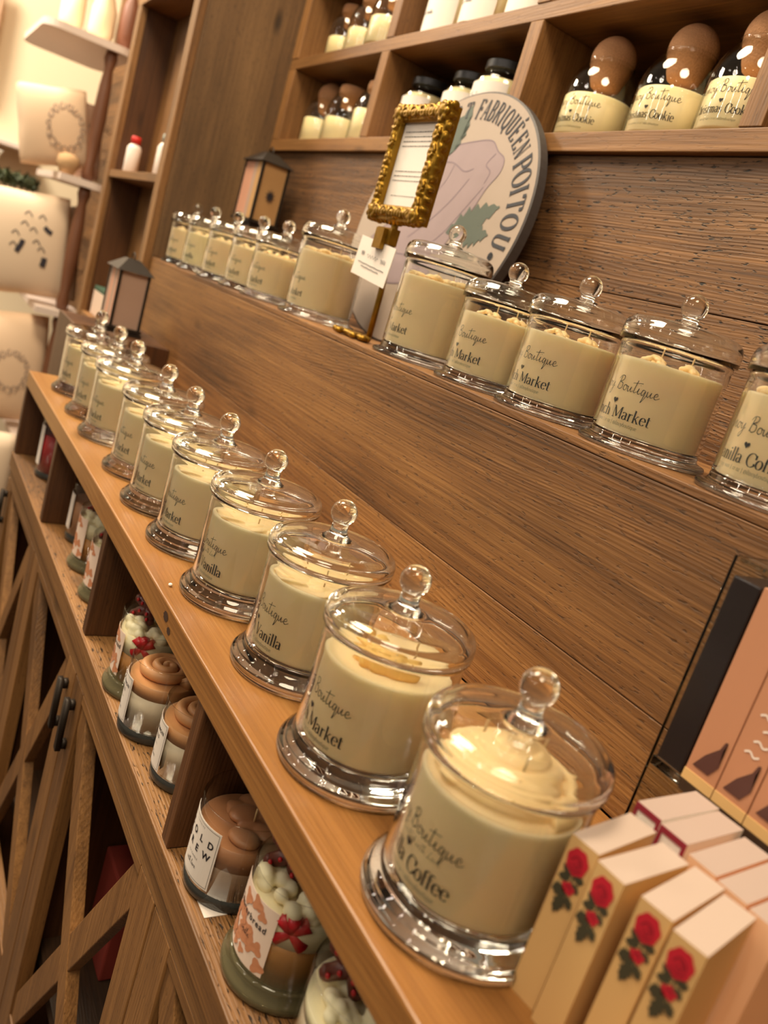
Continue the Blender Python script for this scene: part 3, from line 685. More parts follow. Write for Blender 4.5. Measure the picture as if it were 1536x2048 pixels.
def tumbler(name, x, y, r, h, label, group, layers, lab=None, top=None, labmat=PAPER, rz=0, foot=0, cat='candle'):
    t = thing(name, label, cat, (x, y, ZS), rz, group)
    zb = .016 if foot else .012
    bm = bmesh.new()
    if foot: lathe(bm, [(0, 0), (foot * .95, 0), (foot, .002), (foot * 1.005, .005), (foot * .98, .008), (foot * .90, .0105), (r * 1.04, .0135), (r, .0155), (r - .001, zb - .0004), (0, zb - .0004)], 56)
    else: lathe(bm, [(0, 0), (r * .94, 0), (r, .003), (r, zb - .001), (r - .001, zb - .0004), (0, zb - .0004)], 56)
    link('glass_base', bm, SMOKED if not foot else OLIVE, t, True)
    bm = bmesh.new(); lathe(bm, [(r, zb - .0002), (r, h - .001), (r - .0004, h), (r - .0012, h), (r - .0015, h - .001), (r - .0015, zb - .0002)], 56, closed=True); link('glass_body', bm, GLASS, t, True)
    z = zb
    for nm, mat, zt in layers:
        bm = bmesh.new(); rr = r - .0019; lathe(bm, [(0, z), (rr, z), (rr, zt), (0, zt)], 48)
        o = link(nm, bm, mat, t, False)
        for p in o.data.polygons: p.use_smooth = len(p.vertices) == 4 and abs(p.normal.z) < .5
        z = zt + .0002
    if top: top(t, r, z)
    if lab: lab(t, r)
    return t
SMOKED = solid_glass('smoky_solid_glass', (.22, .22, .20, 1)); SMOKED.node_tree.nodes['Principled BSDF'].inputs['Transmission Weight'].default_value = .85
OLIVE = solid_glass('olive_tinted_glass', (.50, .42, .22, 1)); OLIVE.node_tree.nodes['Principled BSDF'].inputs['Transmission Weight'].default_value = .82
def lab_words(words, a0, a1, z0, z1, small=True, border=True):
    def f(t, r):
        bm = bmesh.new(); patch(bm, r + .0003, a0, a1, z0, z1); L = link('paper_label', bm, PAPER, t, False)
        bm = bmesh.new(); ac = (a0 + a1) / 2; zc = (z0 + z1) / 2; R = r + .0008; W = (a1 - a0) * R
        mp = lambda u, v: (R * math.sin(ac + u / R), -R * math.cos(ac + u / R), zc + v)
        if border:
            for (u0, u1, v0, v1) in ((-W / 2 + .0012, W / 2 - .0012, (z1 - z0) / 2 - .0017, (z1 - z0) / 2 - .0014), (-W / 2 + .0012, W / 2 - .0012, -(z1 - z0) / 2 + .0014, -(z1 - z0) / 2 + .0017)):
                n = 14
                for i in range(n):
                    ua, ub = u0 + (u1 - u0) * i / n, u0 + (u1 - u0) * (i + 1) / n
                    bm.faces.new([bm.verts.new(mp(*q)) for q in ((ua, v0), (ub, v0), (ub, v1), (ua, v1))])
            for uu in (-W / 2 + .0012, W / 2 - .0015):
                bm.faces.new([bm.verts.new(mp(*q)) for q in ((uu, -(z1 - z0) / 2 + .0014), (uu + .0003, -(z1 - z0) / 2 + .0014), (uu + .0003, (z1 - z0) / 2 - .0014), (uu, (z1 - z0) / 2 - .0014))])
        for s, size, v, sp, bd in words: text_mesh(bm, s, size, lambda u, vv, v=v: mp(u, vv + v), 'CENTER', bd, sp)
        if small:
            rib, wd = text_ribbons('with love', SCRIPT, .09, .06, True); sc = .0040
            put_ribbons(bm, rib, lambda u, v: mp(u * sc - wd * sc / 2, v * sc - (z1 - z0) * .30))
        link('lettering', bm, INK, L, False)
    return f
def roll_top(mat):
    def f(t, r, z):
        bm = bmesh.new(); swirl_top(bm, r * .74, z + .003, .4, 2.6); link('cinnamon_swirl', bm, mat, t, True)
    return f
SW = simple('cinnamon_tan_wax', (206, 148, 98), .45, 0, .25, .15, 60)
# cold brew
def cold_top(t, r, z):
    bm = bmesh.new(); rnd = random.Random(4)
    for i in range(15):
        a = rnd.uniform(0, 6.28); q = r * .62 * math.sqrt(rnd.random())
        ball(bm, (q * math.cos(a), q * math.sin(a), z + rnd.uniform(-.001, .003)), rnd.uniform(.008, .012), (1.2, .9, .42), 14, Matrix.Rotation(rnd.uniform(0, 3), 4, 'Z'))
    fuse_mesh(link('poured_wax_top', bm, WAX_TAN, t, True), .0011, 2)
    bm = bmesh.new(); tube(bm, [(.004, .004, z), (.005, .003, z + .016)], .0009, 6); link('wick', bm, WICK, t, True)
tumbler('tumbler_candle', -.1585, -.0318, .0368, .0735, 'brown layered candle in a glass tumbler with COLD BREW label', 'open jar candles under the worktop',
  [('wax_lower', simple('milky_coffee_wax', (172, 138, 112), .45, 0, .3), .034), ('wax_upper', WAX_TAN, .052)], lab_words([('COLD', .0076, .0085, 2.5, .00025), ('BREW', .0076, -.0015, 2.4, .00025), ('CANDLES', .0019, .0192, 1.8, 0), ('SOY CANDLE', .0021, -.0075, 1.2, 0)], -.56, .66, .014, .062), cold_top)
paper = bx('paper_slip', (-.1455, -.1255, -.0625, -.045, ZS, ZS + .0006), PAPER, None, 0); props(paper, 'small white paper slip sticking out in front of the brown tumbler candle', 'paper')
# gingerbread
PINKP = simple('gingerbread_label_paper', (240, 214, 196), .6)
ORNG = simple('gingerbread_print', (206, 138, 100), .6)
def ging_label(a0, a1, z0, z1, words=True):
    def f(t, r):
        bm = bmesh.new(); patch(bm, r + .0003, a0, a1, z0, z1); L = link('paper_label', bm, PINKP, t, False)
        ac = (a0 + a1) / 2; zc = (z0 + z1) / 2; R = r + .0007; W = (a1 - a0) * R; H = z1 - z0
        mp = lambda u, v, k=0: ((R + k) * math.sin(ac + u / R), -(R + k) * math.cos(ac + u / R), zc + v)
        bm = bmesh.new(); rnd = random.Random(7)
        for i in range(34):  # rounded cookie shapes
            u = rnd.uniform(-W / 2 + .004, W / 2 - .004); v = rnd.uniform(-H / 2 + .004, H / 2 - .004)
            rr = rnd.uniform(.0030, .0052); ph = rnd.uniform(0, 6); n = 22
            if abs(v - H * .18) < .0055: continue
            c = bm.verts.new(mp(u, v, i * .00001)); vs = [bm.verts.new(mp(u + rr * (1 + .28 * math.sin(3 * 2 * PI * j / n + ph)) * math.cos(2 * PI * j / n), v + rr * (1 + .28 * math.sin(3 * 2 * PI * j / n + ph)) * math.sin(2 * PI * j / n), i * .00001)) for j in range(n)]
            for j in range(n): bm.faces.new((c, vs[j], vs[(j + 1) % n]))
        link('printed_cookies', bm, ORNG, L, False)
        if words:
            bm = bmesh.new(); R2 = .0003
            text_mesh(bm, 'Gingerbread', .0064, lambda u, v: mp(u, v + H * .12, R2), 'CENTER', .00012, 1.15)
            rib, wd = text_ribbons('candle', SCRIPT, .07, .05, True); sc = .005
            put_ribbons(bm, rib, lambda u, v: mp(u * sc - wd * sc / 2, v * sc - H * .12, R2))
            link('lettering', bm, INK, L, False)
    return f
def ging_top(seed, bow=True):
    def f(t, r, z):
        rnd = random.Random(seed); bm = bmesh.new()
        for i in range(46):
            a = rnd.uniform(0, 6.28); q = (r - .008) * math.sqrt(rnd.uniform(.2, 1))
            ball(bm, (q * math.cos(a), q * math.sin(a), z + rnd.uniform(-.002, .006)), rnd.uniform(.0045, .0075), (1.1, .9, .8), 10, Matrix.Rotation(rnd.uniform(0, 3), 4, 'X'))
        fuse_mesh(link('whipped_cream', bm, CREAM, t, True), .0011, 2)
        bm = bmesh.new()
        for i in range(5):
            a = i * 2 * PI / 5 + .3; P2 = lambda q: (.80 * q * math.cos(a) + .125 * q * math.sin(a) - .010, .58 * q * math.cos(a) - .010 + .35 * q * math.sin(a), z + .019 + .85 * q * math.sin(a))
            tube(bm, [P2(0), P2(.009), P2(.017)], .0062, 10, .0050); ball(bm, P2(.017), .0052, (1, 1, 1), 10)
        g = link('gingerbread_piece', bm, CHOC, t, True, 0); g['label'] = 'dark brown gingerbread shape with red dots'
        bm = bmesh.new()
        for i in range(10):
            a = (i % 5) * 2 * PI / 5 + .3; q = .008 if i < 5 else .015
            ball(bm, (.80 * q * math.cos(a) + .125 * q * math.sin(a) - .0060, .58 * q * math.cos(a) - .010 + .35 * q * math.sin(a) - .0045, z + .021 + .85 * q * math.sin(a)), .0019, (1, .8, 1), 8)
        link('red_sprinkles', bm, REDW, g, True)
        if bow:
            bm = bmesh.new(); R = r - .0042
            for i, (da, dz) in enumerate(((.30, .008), (.28, -.009), (-.28, .008), (-.26, -.008), (0, .011))):
                a = .92; tube(bm, [(R * math.sin(a), -R * math.cos(a), z - .008), (R * math.sin(a + da), -R * math.cos(a + da), z - .008 + dz)], .0034, 10, .0052)
            link('red_bow', bm, REDW, t, True)
    return f
GG = 'gingerbread candles under the worktop'
LAY_G = [('wax_lower', WAX_CARAMEL, .046), ('wax_upper', CREAM, .066)]
tumbler('gingerbread_candle', -.0748, -.0229, .0380, .0820, 'gingerbread candle with red bow and whipped cream, beside the brown tumbler', GG, LAY_G, ging_label(-.58, .66, .020, .070), ging_top(3), PINKP, 0, .0430)
tumbler('gingerbread_candle', .0185, -.0240, .0385, .0850, 'cropped whipped-cream candle with dark chocolate bar at the bottom edge', GG, [('wax_lower', WAX_WHITE, .056), ('wax_upper', CREAM, .066)], None, ging_top(9, False), PINKP, 0, .0435)
tumbler('gingerbread_candle', -.4400, -.0300, .0370, .0860, 'gingerbread candle with red berries left of the two cinnamon roll candles', GG, LAY_G, ging_label(-.80, .35, .020, .066, True), ging_top(5), PINKP, 0, .0425)
CG = 'cinnamon roll candles under the worktop'
cl = lambda: lab_words([('CINNAMON', .0046, .0110, 1.25, .0001), ('ROLLS', .0046, .0045, 1.25, .0001), ('SOY CANDLE', .0020, -.002, 1.2, 0)], -.75, .30, .013, .058)
for x, y, lb in ((-.3650, -.0390, 'cinnamon roll swirl candle in a tumbler next to the gingerbread one'), (-.2880, -.0270, 'cinnamon roll swirl candle in a tumbler next to the divider')):
    tumbler('swirl_candle', x, y, .0345, .0765, lb, CG, [('wax_lower', WAX_WHITE, .045), ('wax_upper', SW, .058)], cl(), roll_top(SW))
# far compartments
tumbler('tumbler_candle', -.842, -.012, .0345, .085, 'smoky tumbler candle with a plain white label in the second compartment from the far end', 'open jar candles under the worktop', [('wax_lower', WAX_TAN, .06)], lab_words([], -.7, .3, .018, .07, False), None)
tumbler('gingerbread_candle', -.747, -.018, .0355, .083, 'peach-labelled footed candle, second compartment from the far end, left one', GG, LAY_G, ging_label(-.8, .6, .018, .072, False), ging_top(11, False), PINKP, 0, .0405)
tumbler('gingerbread_candle', -.653, -.020, .0355, .083, 'peach-labelled footed candle, second compartment from the far end, beside the divider', GG, LAY_G, ging_label(-.8, .6, .018, .072, False), ging_top(12, False), PINKP, 0, .0405)
tumbler('tumbler_candle', -1.125, -.015, .0365, .100, 'dark red candle with pale label in the farthest compartment', 'open jar candles under the worktop', [('wax_lower', REDW, .075)], lab_words([('BERRY', .004, .008, 1.2, 0)] if False else [], -.9, .35, .022, .09, False, False), None)

# inside the lattice doors
rb_ = bx('gift_box', (-.546, -.466, .015, .12, -.5815, -.445), simple('dusty_red_card', (150, 58, 48), .6), None, .003); props(rb_, 'dusty red box standing inside the cabinet behind the lattice door', 'box')
bm = bmesh.new()
for i in range(3):
    P = [(-.34 + i * .02 + .012 * math.sin(j * .7 + i), -.015 + .004 * j, -.5815 + .03 * j) for j in range(7)]
    for q in range(6):
        a, b = Vector(P[q]), Vector(P[q + 1]); d = Vector((.006, 0, 0)); t2 = Vector((0, .0008, 0))
        vs = [bm.verts.new(v) for v in (a - d, a + d, b + d, b - d, a - d + t2, a + d + t2, b + d + t2, b - d + t2)]
        for f in ((0, 1, 2, 3), (7, 6, 5, 4), (0, 4, 5, 1), (1, 5, 6, 2), (2, 6, 7, 3), (3, 7, 4, 0)): bm.faces.new([vs[k] for k in f])
rbn = link('paper_ribbon', bm, PAPER, None, True); props(rbn, 'loose white paper ribbons inside the cabinet near the red box', 'ribbon')

# ------------------------------------------------------------------ oval sign leaning on the wall
TILT = .1502
sg = thing('oval_sign', 'large oval French label sign leaning on the wall behind the gold card frame', 'sign', (-.731, .292, .2372)); sg.rotation_euler = (-TILT, 0, 0)
RX, RZ = .2053, .1822
def smap(u, v, d=0.0): return (u, -d, v + RZ)
SIGN = simple('aged_sign_face', (164, 146, 132), .7, 0, 0, .06, 18)
SIGN_EDGE = simple('dark_sign_edge', (70, 62, 60), .6)
bm = bmesh.new(); n = 96
F_ = [bm.verts.new(smap(RX * .985 * math.cos(2 * PI * i / n), RZ * .985 * math.sin(2 * PI * i / n), 0)) for i in range(n)]
E_ = [bm.verts.new(smap(RX * math.cos(2 * PI * i / n), RZ * math.sin(2 * PI * i / n), -.0012)) for i in range(n)]
B_ = [bm.verts.new(smap(RX * math.cos(2 * PI * i / n), RZ * math.sin(2 * PI * i / n), -.014)) for i in range(n)]
bm.faces.new(F_); bm.faces.new(B_[::-1])
for i in range(n):
    j = (i + 1) % n
    f = bm.faces.new((F_[i], F_[j], E_[j], E_[i])); f.material_index = 1; f = bm.faces.new((E_[i], E_[j], B_[j], B_[i])); f.material_index = 1
link('sign_board', bm, [SIGN, SIGN_EDGE], sg, False)
def poly2d(bm, P, d, n=8, closed=True):
    if closed: Q = catmull(P + P[:3], n)[n:-2 * n + 1] if False else catmull([P[-1]] + P + [P[0], P[1]], n)[n:-n]
    else: Q = P
    c = (sum(p[0] for p in Q) / len(Q), sum(p[1] for p in Q) / len(Q))
    vs = [bm.verts.new(smap(p[0], p[1], d)) for p in Q]
    try:
        f = bm.faces.new(vs); bmesh.ops.triangulate(bm, faces=[f])
    except ValueError: pass
    return Q
def line2d(bm, P, w, d):
    put_ribbons(bm, [stroke_quads(catmull(P, 8), lambda dx, dy, t: w)], lambda u, v: smap(u, v, d))
MAUVE = simple('faded_mauve_print', (148, 128, 130), .7, 0, 0, .10, 25); GREENP = simple('faded_green_print', (84, 92, 82), .7, 0, 0, .12, 60); GREYL = simple('grey_outline_print', (122, 104, 112), .7)
bm = bmesh.new()
body = [(-.060, .088), (-.02, .105), (.03, .112), (.065, .112), (.088, .098), (.108, .088), (.112, .070), (.098, .048), (.088, .020), (.066, -.020), (.045, -.055), (.01, -.09), (-.06, -.10), (-.13, -.085), (-.15, -.05), (-.12, -.02), (-.075, .0), (-.045, .03), (-.03, .060), (-.055, .070)]
poly2d(bm, body, .0002); link('printed_bulb', bm, MAUVE, sg, False)
bm = bmesh.new(); line2d(bm, body + [body[0]], .0016, .0004)
for P in ([(-.055, .078), (-.01, .082), (.03, .07), (.05, .074)], [(.0, .078), (-.005, .055), (-.02, .035)], [(.05, .06), (.03, .03), (.0, .0), (-.04, -.03)], [(.09, .05), (.07, .02), (.04, -.02), (.0, -.05)], [(-.12, -.03), (-.08, -.05), (-.03, -.055), (.03, -.04)], [(.085, .095), (.075, .08), (.09, .07), (.088, .055)]): line2d(bm, P, .0018, .0004)
link('printed_outlines', bm, GREYL, sg, False)
def leaf(c, L, W, ang, seed):
    rnd = random.Random(seed); P = []
    for i in range(40):
        t = i / 39; side = 1 if i < 20 else -1; tt = t * 2 if t < .5 else 2 - t * 2
        P.append((L * (tt - .5), side * W * math.sin(PI * tt ** .9) * (1 + .28 * ((i % 3) - 1) + rnd.uniform(-.05, .05))))
    ca, sa = math.cos(ang), math.sin(ang)
    return [(c[0] + p[0] * ca - p[1] * sa, c[1] + p[0] * sa + p[1] * ca) for p in P]
bm = bmesh.new()
poly2d(bm, leaf((-.026, .125), .085, .018, 1.35, 1), .0005, 2, False)
poly2d(bm, leaf((.098, .006), .105, .018, .42, 2), .0005, 2, False); poly2d(bm, leaf((.112, -.014), .07, .014, .1, 3), .0006, 2, False)
poly2d(bm, leaf((-.128, -.06), .07, .014, .9, 3), .0006, 2, False)
link('printed_leaves', bm, GREENP, sg, False)
bm = bmesh.new()
def sign_text(s, angs, h, rad, wsc=1.0):
    for ch, a in zip(s, angs):
        if ch == ' ': continue
        base = 'E' if ch == 'É' else ch
        rib, wd = text_ribbons(base, SERIF, .17, .06)
        if ch == 'É': rib.append(stroke_quads([(.26, 1.12), (.34, 1.22), (.42, 1.32)], lambda dx, dy, t: .10 * (1 + t)))
        A = math.radians(a); cx_, cy_ = RX * rad * math.cos(A), RZ * rad * math.sin(A)
        nrm = Vector((math.cos(A) / RX, math.sin(A) / RZ)).normalized(); tan = Vector((nrm.y, -nrm.x))
        put_ribbons(bm, rib, lambda u, v: smap(cx_ + tan.x * (u - wd / 2) * h * wsc + nrm.x * (v - .5) * h, cy_ + tan.y * (u - wd / 2) * h * wsc + nrm.y * (v - .5) * h, .0008))
sign_text('DÉSSERT', [0] * 0, .0, 1)
sign_text('ART', [112.5, 105.3, 97.6], .0225, .865, .9)
sign_text('FABRIQUÉ', [88.4, 83.3, 78.0, 72.6, 68.3, 63.6, 57.8, 52.2], .0262, .862, .70)
sign_text('EN', [45.8, 39.8], .0262, .862, .70)
sign_text('POITOU', [31.2, 24.3, 18.3, 11.6, 3.2, -6.2], .0305, .86, .88)
sign_text('·', [-13.5], .0305, .86, .88)
c = bm.verts.new(smap(.1702, -.0365, .0008)); vs = [bm.verts.new(smap(.1702 + .0045 * math.cos(i), -.0365 + .0045 * math.sin(i), .0008)) for i in [2 * PI * j / 16 for j in range(16)]]
for i in range(16): bm.faces.new((c, vs[i], vs[(i + 1) % 16]))
link('printed_lettering', bm, INKP, sg, False)

# ------------------------------------------------------------------ gold card frame on a stand
fr = thing('gold_card_frame', 'ornate gold picture frame on a slim stand, clipped above a small white card', 'frame', (-.615, .212, ZL))
FX0, FX1, FZ0, FZ1, FY = -.680, -.561, .386, .520, .198
bm = bmesh.new(); rnd = random.Random(2); wd_ = .0165
def bar(x0, x1, z0, z1):
    box(bm, x0, x1, FY, FY + .017, z0, z1)
bar(FX0, FX1, FZ1 - wd_, FZ1); bar(FX0, FX1, FZ0, FZ0 + wd_); bar(FX0, FX0 + wd_, FZ0 + wd_, FZ1 - wd_); bar(FX1 - wd_, FX1, FZ0 + wd_, FZ1 - wd_)
# moulded beads, scrolls and corner leaves
def scroll(cx_, cz_, R, s, ph):
    tube(bm, [(cx_ + R * (1 - i / 26) * math.cos(ph + s * i * .36), FY - .003, cz_ + R * (1 - i / 26) * math.sin(ph + s * i * .36)) for i in range(25)], .0022, 7, .0012)
for (cx_, cz_) in ((FX0 + .009, FZ0 + .009), (FX1 - .009, FZ0 + .009), (FX0 + .009, FZ1 - .009), (FX1 - .009, FZ1 - .009)):
    ball(bm, (cx_, FY - .001, cz_), .0085, (1, .7, 1), 12)
    for i in range(7):
        a = i * 2 * PI / 7; ball(bm, (cx_ + .0085 * math.cos(a), FY - .002, cz_ + .0085 * math.sin(a)), .0042, (1, .8, 1), 8)
    scroll(cx_, cz_, .010, 1, rnd.uniform(0, 6))
L1 = [(FX0 + .02 + i * (FX1 - FX0 - .04) / 12, z) for i in range(13) for z in (FZ0 + .009, FZ1 - .009)] + [(x, FZ0 + .02 + i * (FZ1 - FZ0 - .04) / 14) for i in range(15) for x in (FX0 + .009, FX1 - .009)]
for i, (xx, zz) in enumerate(L1):
    ball(bm, (xx, FY - .001, zz), .0062, (rnd.uniform(.7, 1.2), .75, rnd.uniform(.6, 1.1)), 8)
    if i % 3 == 0: scroll(xx, zz, .0075, (-1) ** i, i)
for (xx, zz, sx, sz) in ((FX0 + .003, (FZ0 + FZ1) / 2, .6, 2.6), (FX1 - .003, (FZ0 + FZ1) / 2, .6, 2.6), ((FX0 + FX1) / 2, FZ1 - .003, 2.4, .6), ((FX0 + FX1) / 2, FZ0 + .003, 2.4, .6)):
    ball(bm, (xx, FY + .004, zz), .0085, (sx, .8, sz), 12)
for i in range(46):
    t_ = i / 46 * 4; sd = int(t_); q = t_ - sd; a_, b_ = ((FX0, FZ0), (FX1, FZ0), (FX1, FZ1), (FX0, FZ1))[sd], ((FX1, FZ0), (FX1, FZ1), (FX0, FZ1), (FX0, FZ0))[sd]
    ball(bm, (a_[0] + (b_[0] - a_[0]) * q, FY + .006, a_[1] + (b_[1] - a_[1]) * q), .0046, (rnd.uniform(.6, 1.3), 1.3, rnd.uniform(.6, 1.3)), 8)
IN = wd_ - .002
box(bm, FX0 + IN, FX1 - IN, FY + .002, FY + .005, FZ0 + IN, FZ0 + IN + .004); box(bm, FX0 + IN, FX1 - IN, FY + .002, FY + .005, FZ1 - IN - .004, FZ1 - IN)
fm_ = link('frame_moulding', bm, GOLD, None, True); fuse_mesh(fm_, .0009, 1); attach(fm_, fr)
def fpart(name, bm, mat, smooth=False):
    o = link(name, bm, mat, None, smooth); attach(o, fr); return o
bm = bmesh.new(); box(bm, FX0 + wd_ - .002, FX1 - wd_ + .002, FY + .007, FY + .0085, FZ0 + wd_ - .002, FZ1 - wd_ + .002); ins = fpart('printed_sheet', bm, PAPER)
bm = bmesh.new(); rnd = random.Random(8)
def textline(x0, x1, z, h):
    x = x0
    while x < x1:
        l = rnd.uniform(.002, .007); e = min(x1, x + l); 
        bm.faces.new([bm.verts.new(q) for q in ((x, FY + .0065, z), (e, FY + .0065, z), (e, FY + .0065, z + h), (x, FY + .0065, z + h))]); x = e + .0012
cx_ = (FX0 + FX1) / 2
for z in (.4915, .486, .4805, .475): textline(cx_ - .036, cx_ + .036, z, .0008)
for z in (.4455, .440, .4345): textline(cx_ - .036, cx_ + .036, z, .0008)
textline(cx_ - .03, cx_ + .034, .4165, .0006)
o = link('fine_print', bm, INKP, None, False); attach(o, ins)
bm = bmesh.new(); tube(bm, [(-.622, FY + .008, FZ0 + .006), (-.620, FY + .008, .37)], .0045, 10); box(bm, -.640, -.604, FY - .004, FY + .008, .357, .3765); box(bm, -.632, -.612, FY - .010, FY - .004, .350, .3745)
fpart('clip', bm, GOLD)
bm = bmesh.new(); box(bm, -.677, -.584, FY - .0035, FY - .0025, .3105, .3585)
bm.transform(Matrix.Translation((-.63, 0, .335)) @ Matrix.Rotation(.10, 4, 'Y') @ Matrix.Translation((.63, 0, -.335)))
cd = link('price_card', bm, PAPER, None, False); props(cd, 'small white business card held by the gold clip below the frame', 'card')
bm = bmesh.new(); rnd = random.Random(21)
for (xa, xb, zz, am) in ((-.664, -.655, .339, .003), (-.648, -.618, .338, .0022), (-.610, -.596, .338, .003)):
    put_ribbons(bm, [stroke_quads(catmull([(xa + (xb - xa) * i / 12, zz + am * math.sin(i * 2.3)) for i in range(13)], 5), lambda dx, dy, t: .0005)], lambda u, v: (u, FY - .0042, v))
for (xa, xb, zz) in ((-.666, -.594, .3275), (-.655, -.606, .3235)):
    put_ribbons(bm, [stroke_quads([(xa + (xb - xa) * i / 12, zz + .0003 * math.sin(i * 1.9)) for i in range(13)], lambda dx, dy, t: .0008)], lambda u, v: (u, FY - .0042, v))
bm.transform(Matrix.Translation((-.63, 0, .335)) @ Matrix.Rotation(.10, 4, 'Y') @ Matrix.Translation((.63, 0, -.335)))
o = link('lettering', bm, INKP, cd, False)
bm = bmesh.new(); tube(bm, [(-.617, .212, ZL + .008), (-.617, .211, .30), (-.619, FY + .010, .36)], .0038, 10); fpart('stand_post', bm, GOLD, True)
bm = bmesh.new(); rnd = random.Random(3); 
for i in range(40):
    a = rnd.uniform(0, 6.3); q = rnd.uniform(0, 1)
    ball(bm, (-.645 + .042 * q * math.cos(a), .204 + .018 * q * math.sin(a), ZL + .0045), .0048, (1.3, .9, .85), 8, Matrix.Rotation(rnd.uniform(0, 3), 4, 'Z'))
fpart('leafy_foot', bm, GOLD, True)

# ------------------------------------------------------------------ cork-ball bottles and lidded jars in the cubbies
def bottle(x, y, z, label, sc=1.0, flavour='Christmas Cookie', group='cork-topped candle bottles', corkstyle='ball', wt=.056, lab=True, az=.10):
    t = thing('cork_bottle', label, 'bottle', (x, y, z), 0, group); t.scale = (sc, sc, sc)
    def gb(bm): 
        r = .0465
        P = [(0, .0005), (r - .004, .0), (r - .001, .0015), (r, .005), (r, .050), (r * .995, .060), (r * .965, .069), (r * .905, .078), (r * .81, .087), (r * .71, .0935), (.0292, .0985), (.0284, .1005), (.0295, .1018), (.0276, .1018), (.0268, .1000), (.0275, .0975), (r * .68, .0920), (r * .78, .0855), (r * .875, .0765), (r * .93, .0682), (r * .955, .0600), (r - .0018, .050), (r - .0018, .006), (0, .004)]
        lathe(bm, P, 56)
    part('glass_body', ('bot', 1), gb, GLASS, t)
    def wx(bm): lathe(bm, [(0, .0045), (.0438, .0062), (.0442, .008), (.0442, wt - .002), (.042, wt), (.02, wt - .0015), (0, wt - .002)], 56)
    part('wax', ('botwax', wt), wx, WAX_Y, t)
    def ck(bm):
        if corkstyle == 'ball': 
            lathe(bm, [(0, .0705), (.0135, .0710), (.0180, .0735), (.0210, .0800), (.0235, .0880), (.0258, .0950)] + [(.0282 * math.cos(a), .1065 + .0282 * math.sin(a)) for a in [-.36 + (PI / 2 + .36) * i / 12 for i in range(12)]] + [(0, .1347)], 40)
        else:
            lathe(bm, [(0, .0745), (.0205, .075), (.0225, .0925), (.0300, .0950), (.0305, .105), (.0290, .112), (.026, .114), (0, .1145)], 40)
    part('cork_stopper', ('cork', corkstyle), ck, CORK, t)
    if lab:
        def lb(bm):
            for (s, T, th, tn, mono, size, zz) in (('Linoy Boutique', SCRIPT, .06, .04, True, .0120, .0400), (flavour, SERIF, .13, .045, False, .0088, .0200), ('pure soy wax | 12 oz | @linoyboutique', SERIF, .07, .05, False, .0026, .0130)):
                rib, wdt = text_ribbons(s, T, th, tn, mono); put_ribbons(bm, rib, cylmap(.0445, az, zz, size, -wdt * size / 2))
            heart(bm, cylmap(.0445, az, .0318, 1), .0025)
        part('printed_label', ('blab', flavour, az), lb, INK, t, False)
    return t
ZC = .5461; YC = .42
bottle(-.585, YC, ZC, 'leftmost of three cork-ball bottles right of the oval sign')
bottle(-.457, YC, ZC, 'middle of three cork-ball bottles right of the oval sign')
bottle(-.350, YC - .005, ZC, 'rightmost cork-ball bottle with the legible Christmas Cookie print')
bottle(-.205, YC, ZC, 'cork-ball bottle beyond the right-hand divider') if False else None
bottle(-1.435, YC + .01, ZC, 'cork-ball bottle in the lower left cubby, left one', 1.0, 'French Vanilla', lab=False)
bottle(-1.305, YC, ZC - .0, 'bottle with a flat cork in the lower left cubby, right of the ball-corked one', 1.0, 'French Vanilla', corkstyle='flat', lab=False, wt=.050)
bottle(-1.185, YC, ZC, 'pale bottle half hidden by the divider of the lower left cubby', 1.0, 'French Vanilla', corkstyle='flat', lab=False, wt=.060)
ZD = .7099
bottle(-1.415, YC + .01, ZD - .0, 'flat-corked bottle in the upper left cubby, leftmost', 1.0, corkstyle='flat', lab=False, wt=.048)
bottle(-1.305, YC, ZD, 'flat-corked bottle in the upper left cubby, middle one', 1.0, corkstyle='flat', lab=False, wt=.048)
bottle(-1.195, YC - .01, ZD, 'flat-corked bottle in the upper left cubby, beside the divider', 1.0, corkstyle='flat', lab=False, wt=.052)
def lid_jar(x, y, z, label, h=.105, r=.047, dark=True, lab=True, wt=None, group='wide-mouth candle jars in the cubbies'):
    t = thing('candle_jar', label, 'jar', (x, y, z), 0, group)
    hs = h - .022
    def gb(bm): lathe(bm, [(0, .0), (r - .002, 0), (r, .003), (r, hs - .008), (r * .93, hs), (r * .74, hs + .005), (r * .72, h - .010), (r * .68, h - .010), (r * .70, hs + .003), (r * .89, hs - .002), (r - .0018, hs - .009), (r - .0018, .004), (0, .003)], 48)
    part('glass_body', ('lj', h, r), gb, GLASS, t)
    wt = wt or hs - .002
    def wx(bm): lathe(bm, [(0, .0035), (r - .0025, .005), (r - .0025, hs - .010), (r * .86, hs - .004), (r * .6, hs - .001), (0, hs - .001)], 48)
    part('wax', ('ljw', h, r), wx, WAX_Y, t)
    if dark:
        def ld(bm): lathe(bm, [(0, h - .006), (r * .77, h - .012), (r * .80, h - .011), (r * .80, h - .001), (r * .77, h), (0, h)], 48)
        part('metal_lid', ('ljl', h, r), ld, BLACKLID, t, False, 'dark metal lid')
    if lab:
        def pb(bm): patch(bm, r + .0004, -.95, 1.05, .010, hs - .012, 28)
        L = part('paper_label', ('ljp', h, r), pb, PAPER, t, False)
        def lt(bm):
            rib, wdt = text_ribbons('Linoy Boutique', SCRIPT, .06, .04, True); put_ribbons(bm, rib, cylmap(r + .0010, -.2, hs * .62, .0085, -wdt * .0085 / 2))
            rib, wdt = text_ribbons('French Vanilla', SERIF, .13, .05); put_ribbons(bm, rib, cylmap(r + .0010, -.2, hs * .36, .006, -wdt * .006 / 2))
        part('lettering', ('ljt', h, r), lt, INKP, L, False)
    return t
lid_jar(-1.035, .435, ZC, 'dark-lidded candle jar right behind the gold frame', .112)
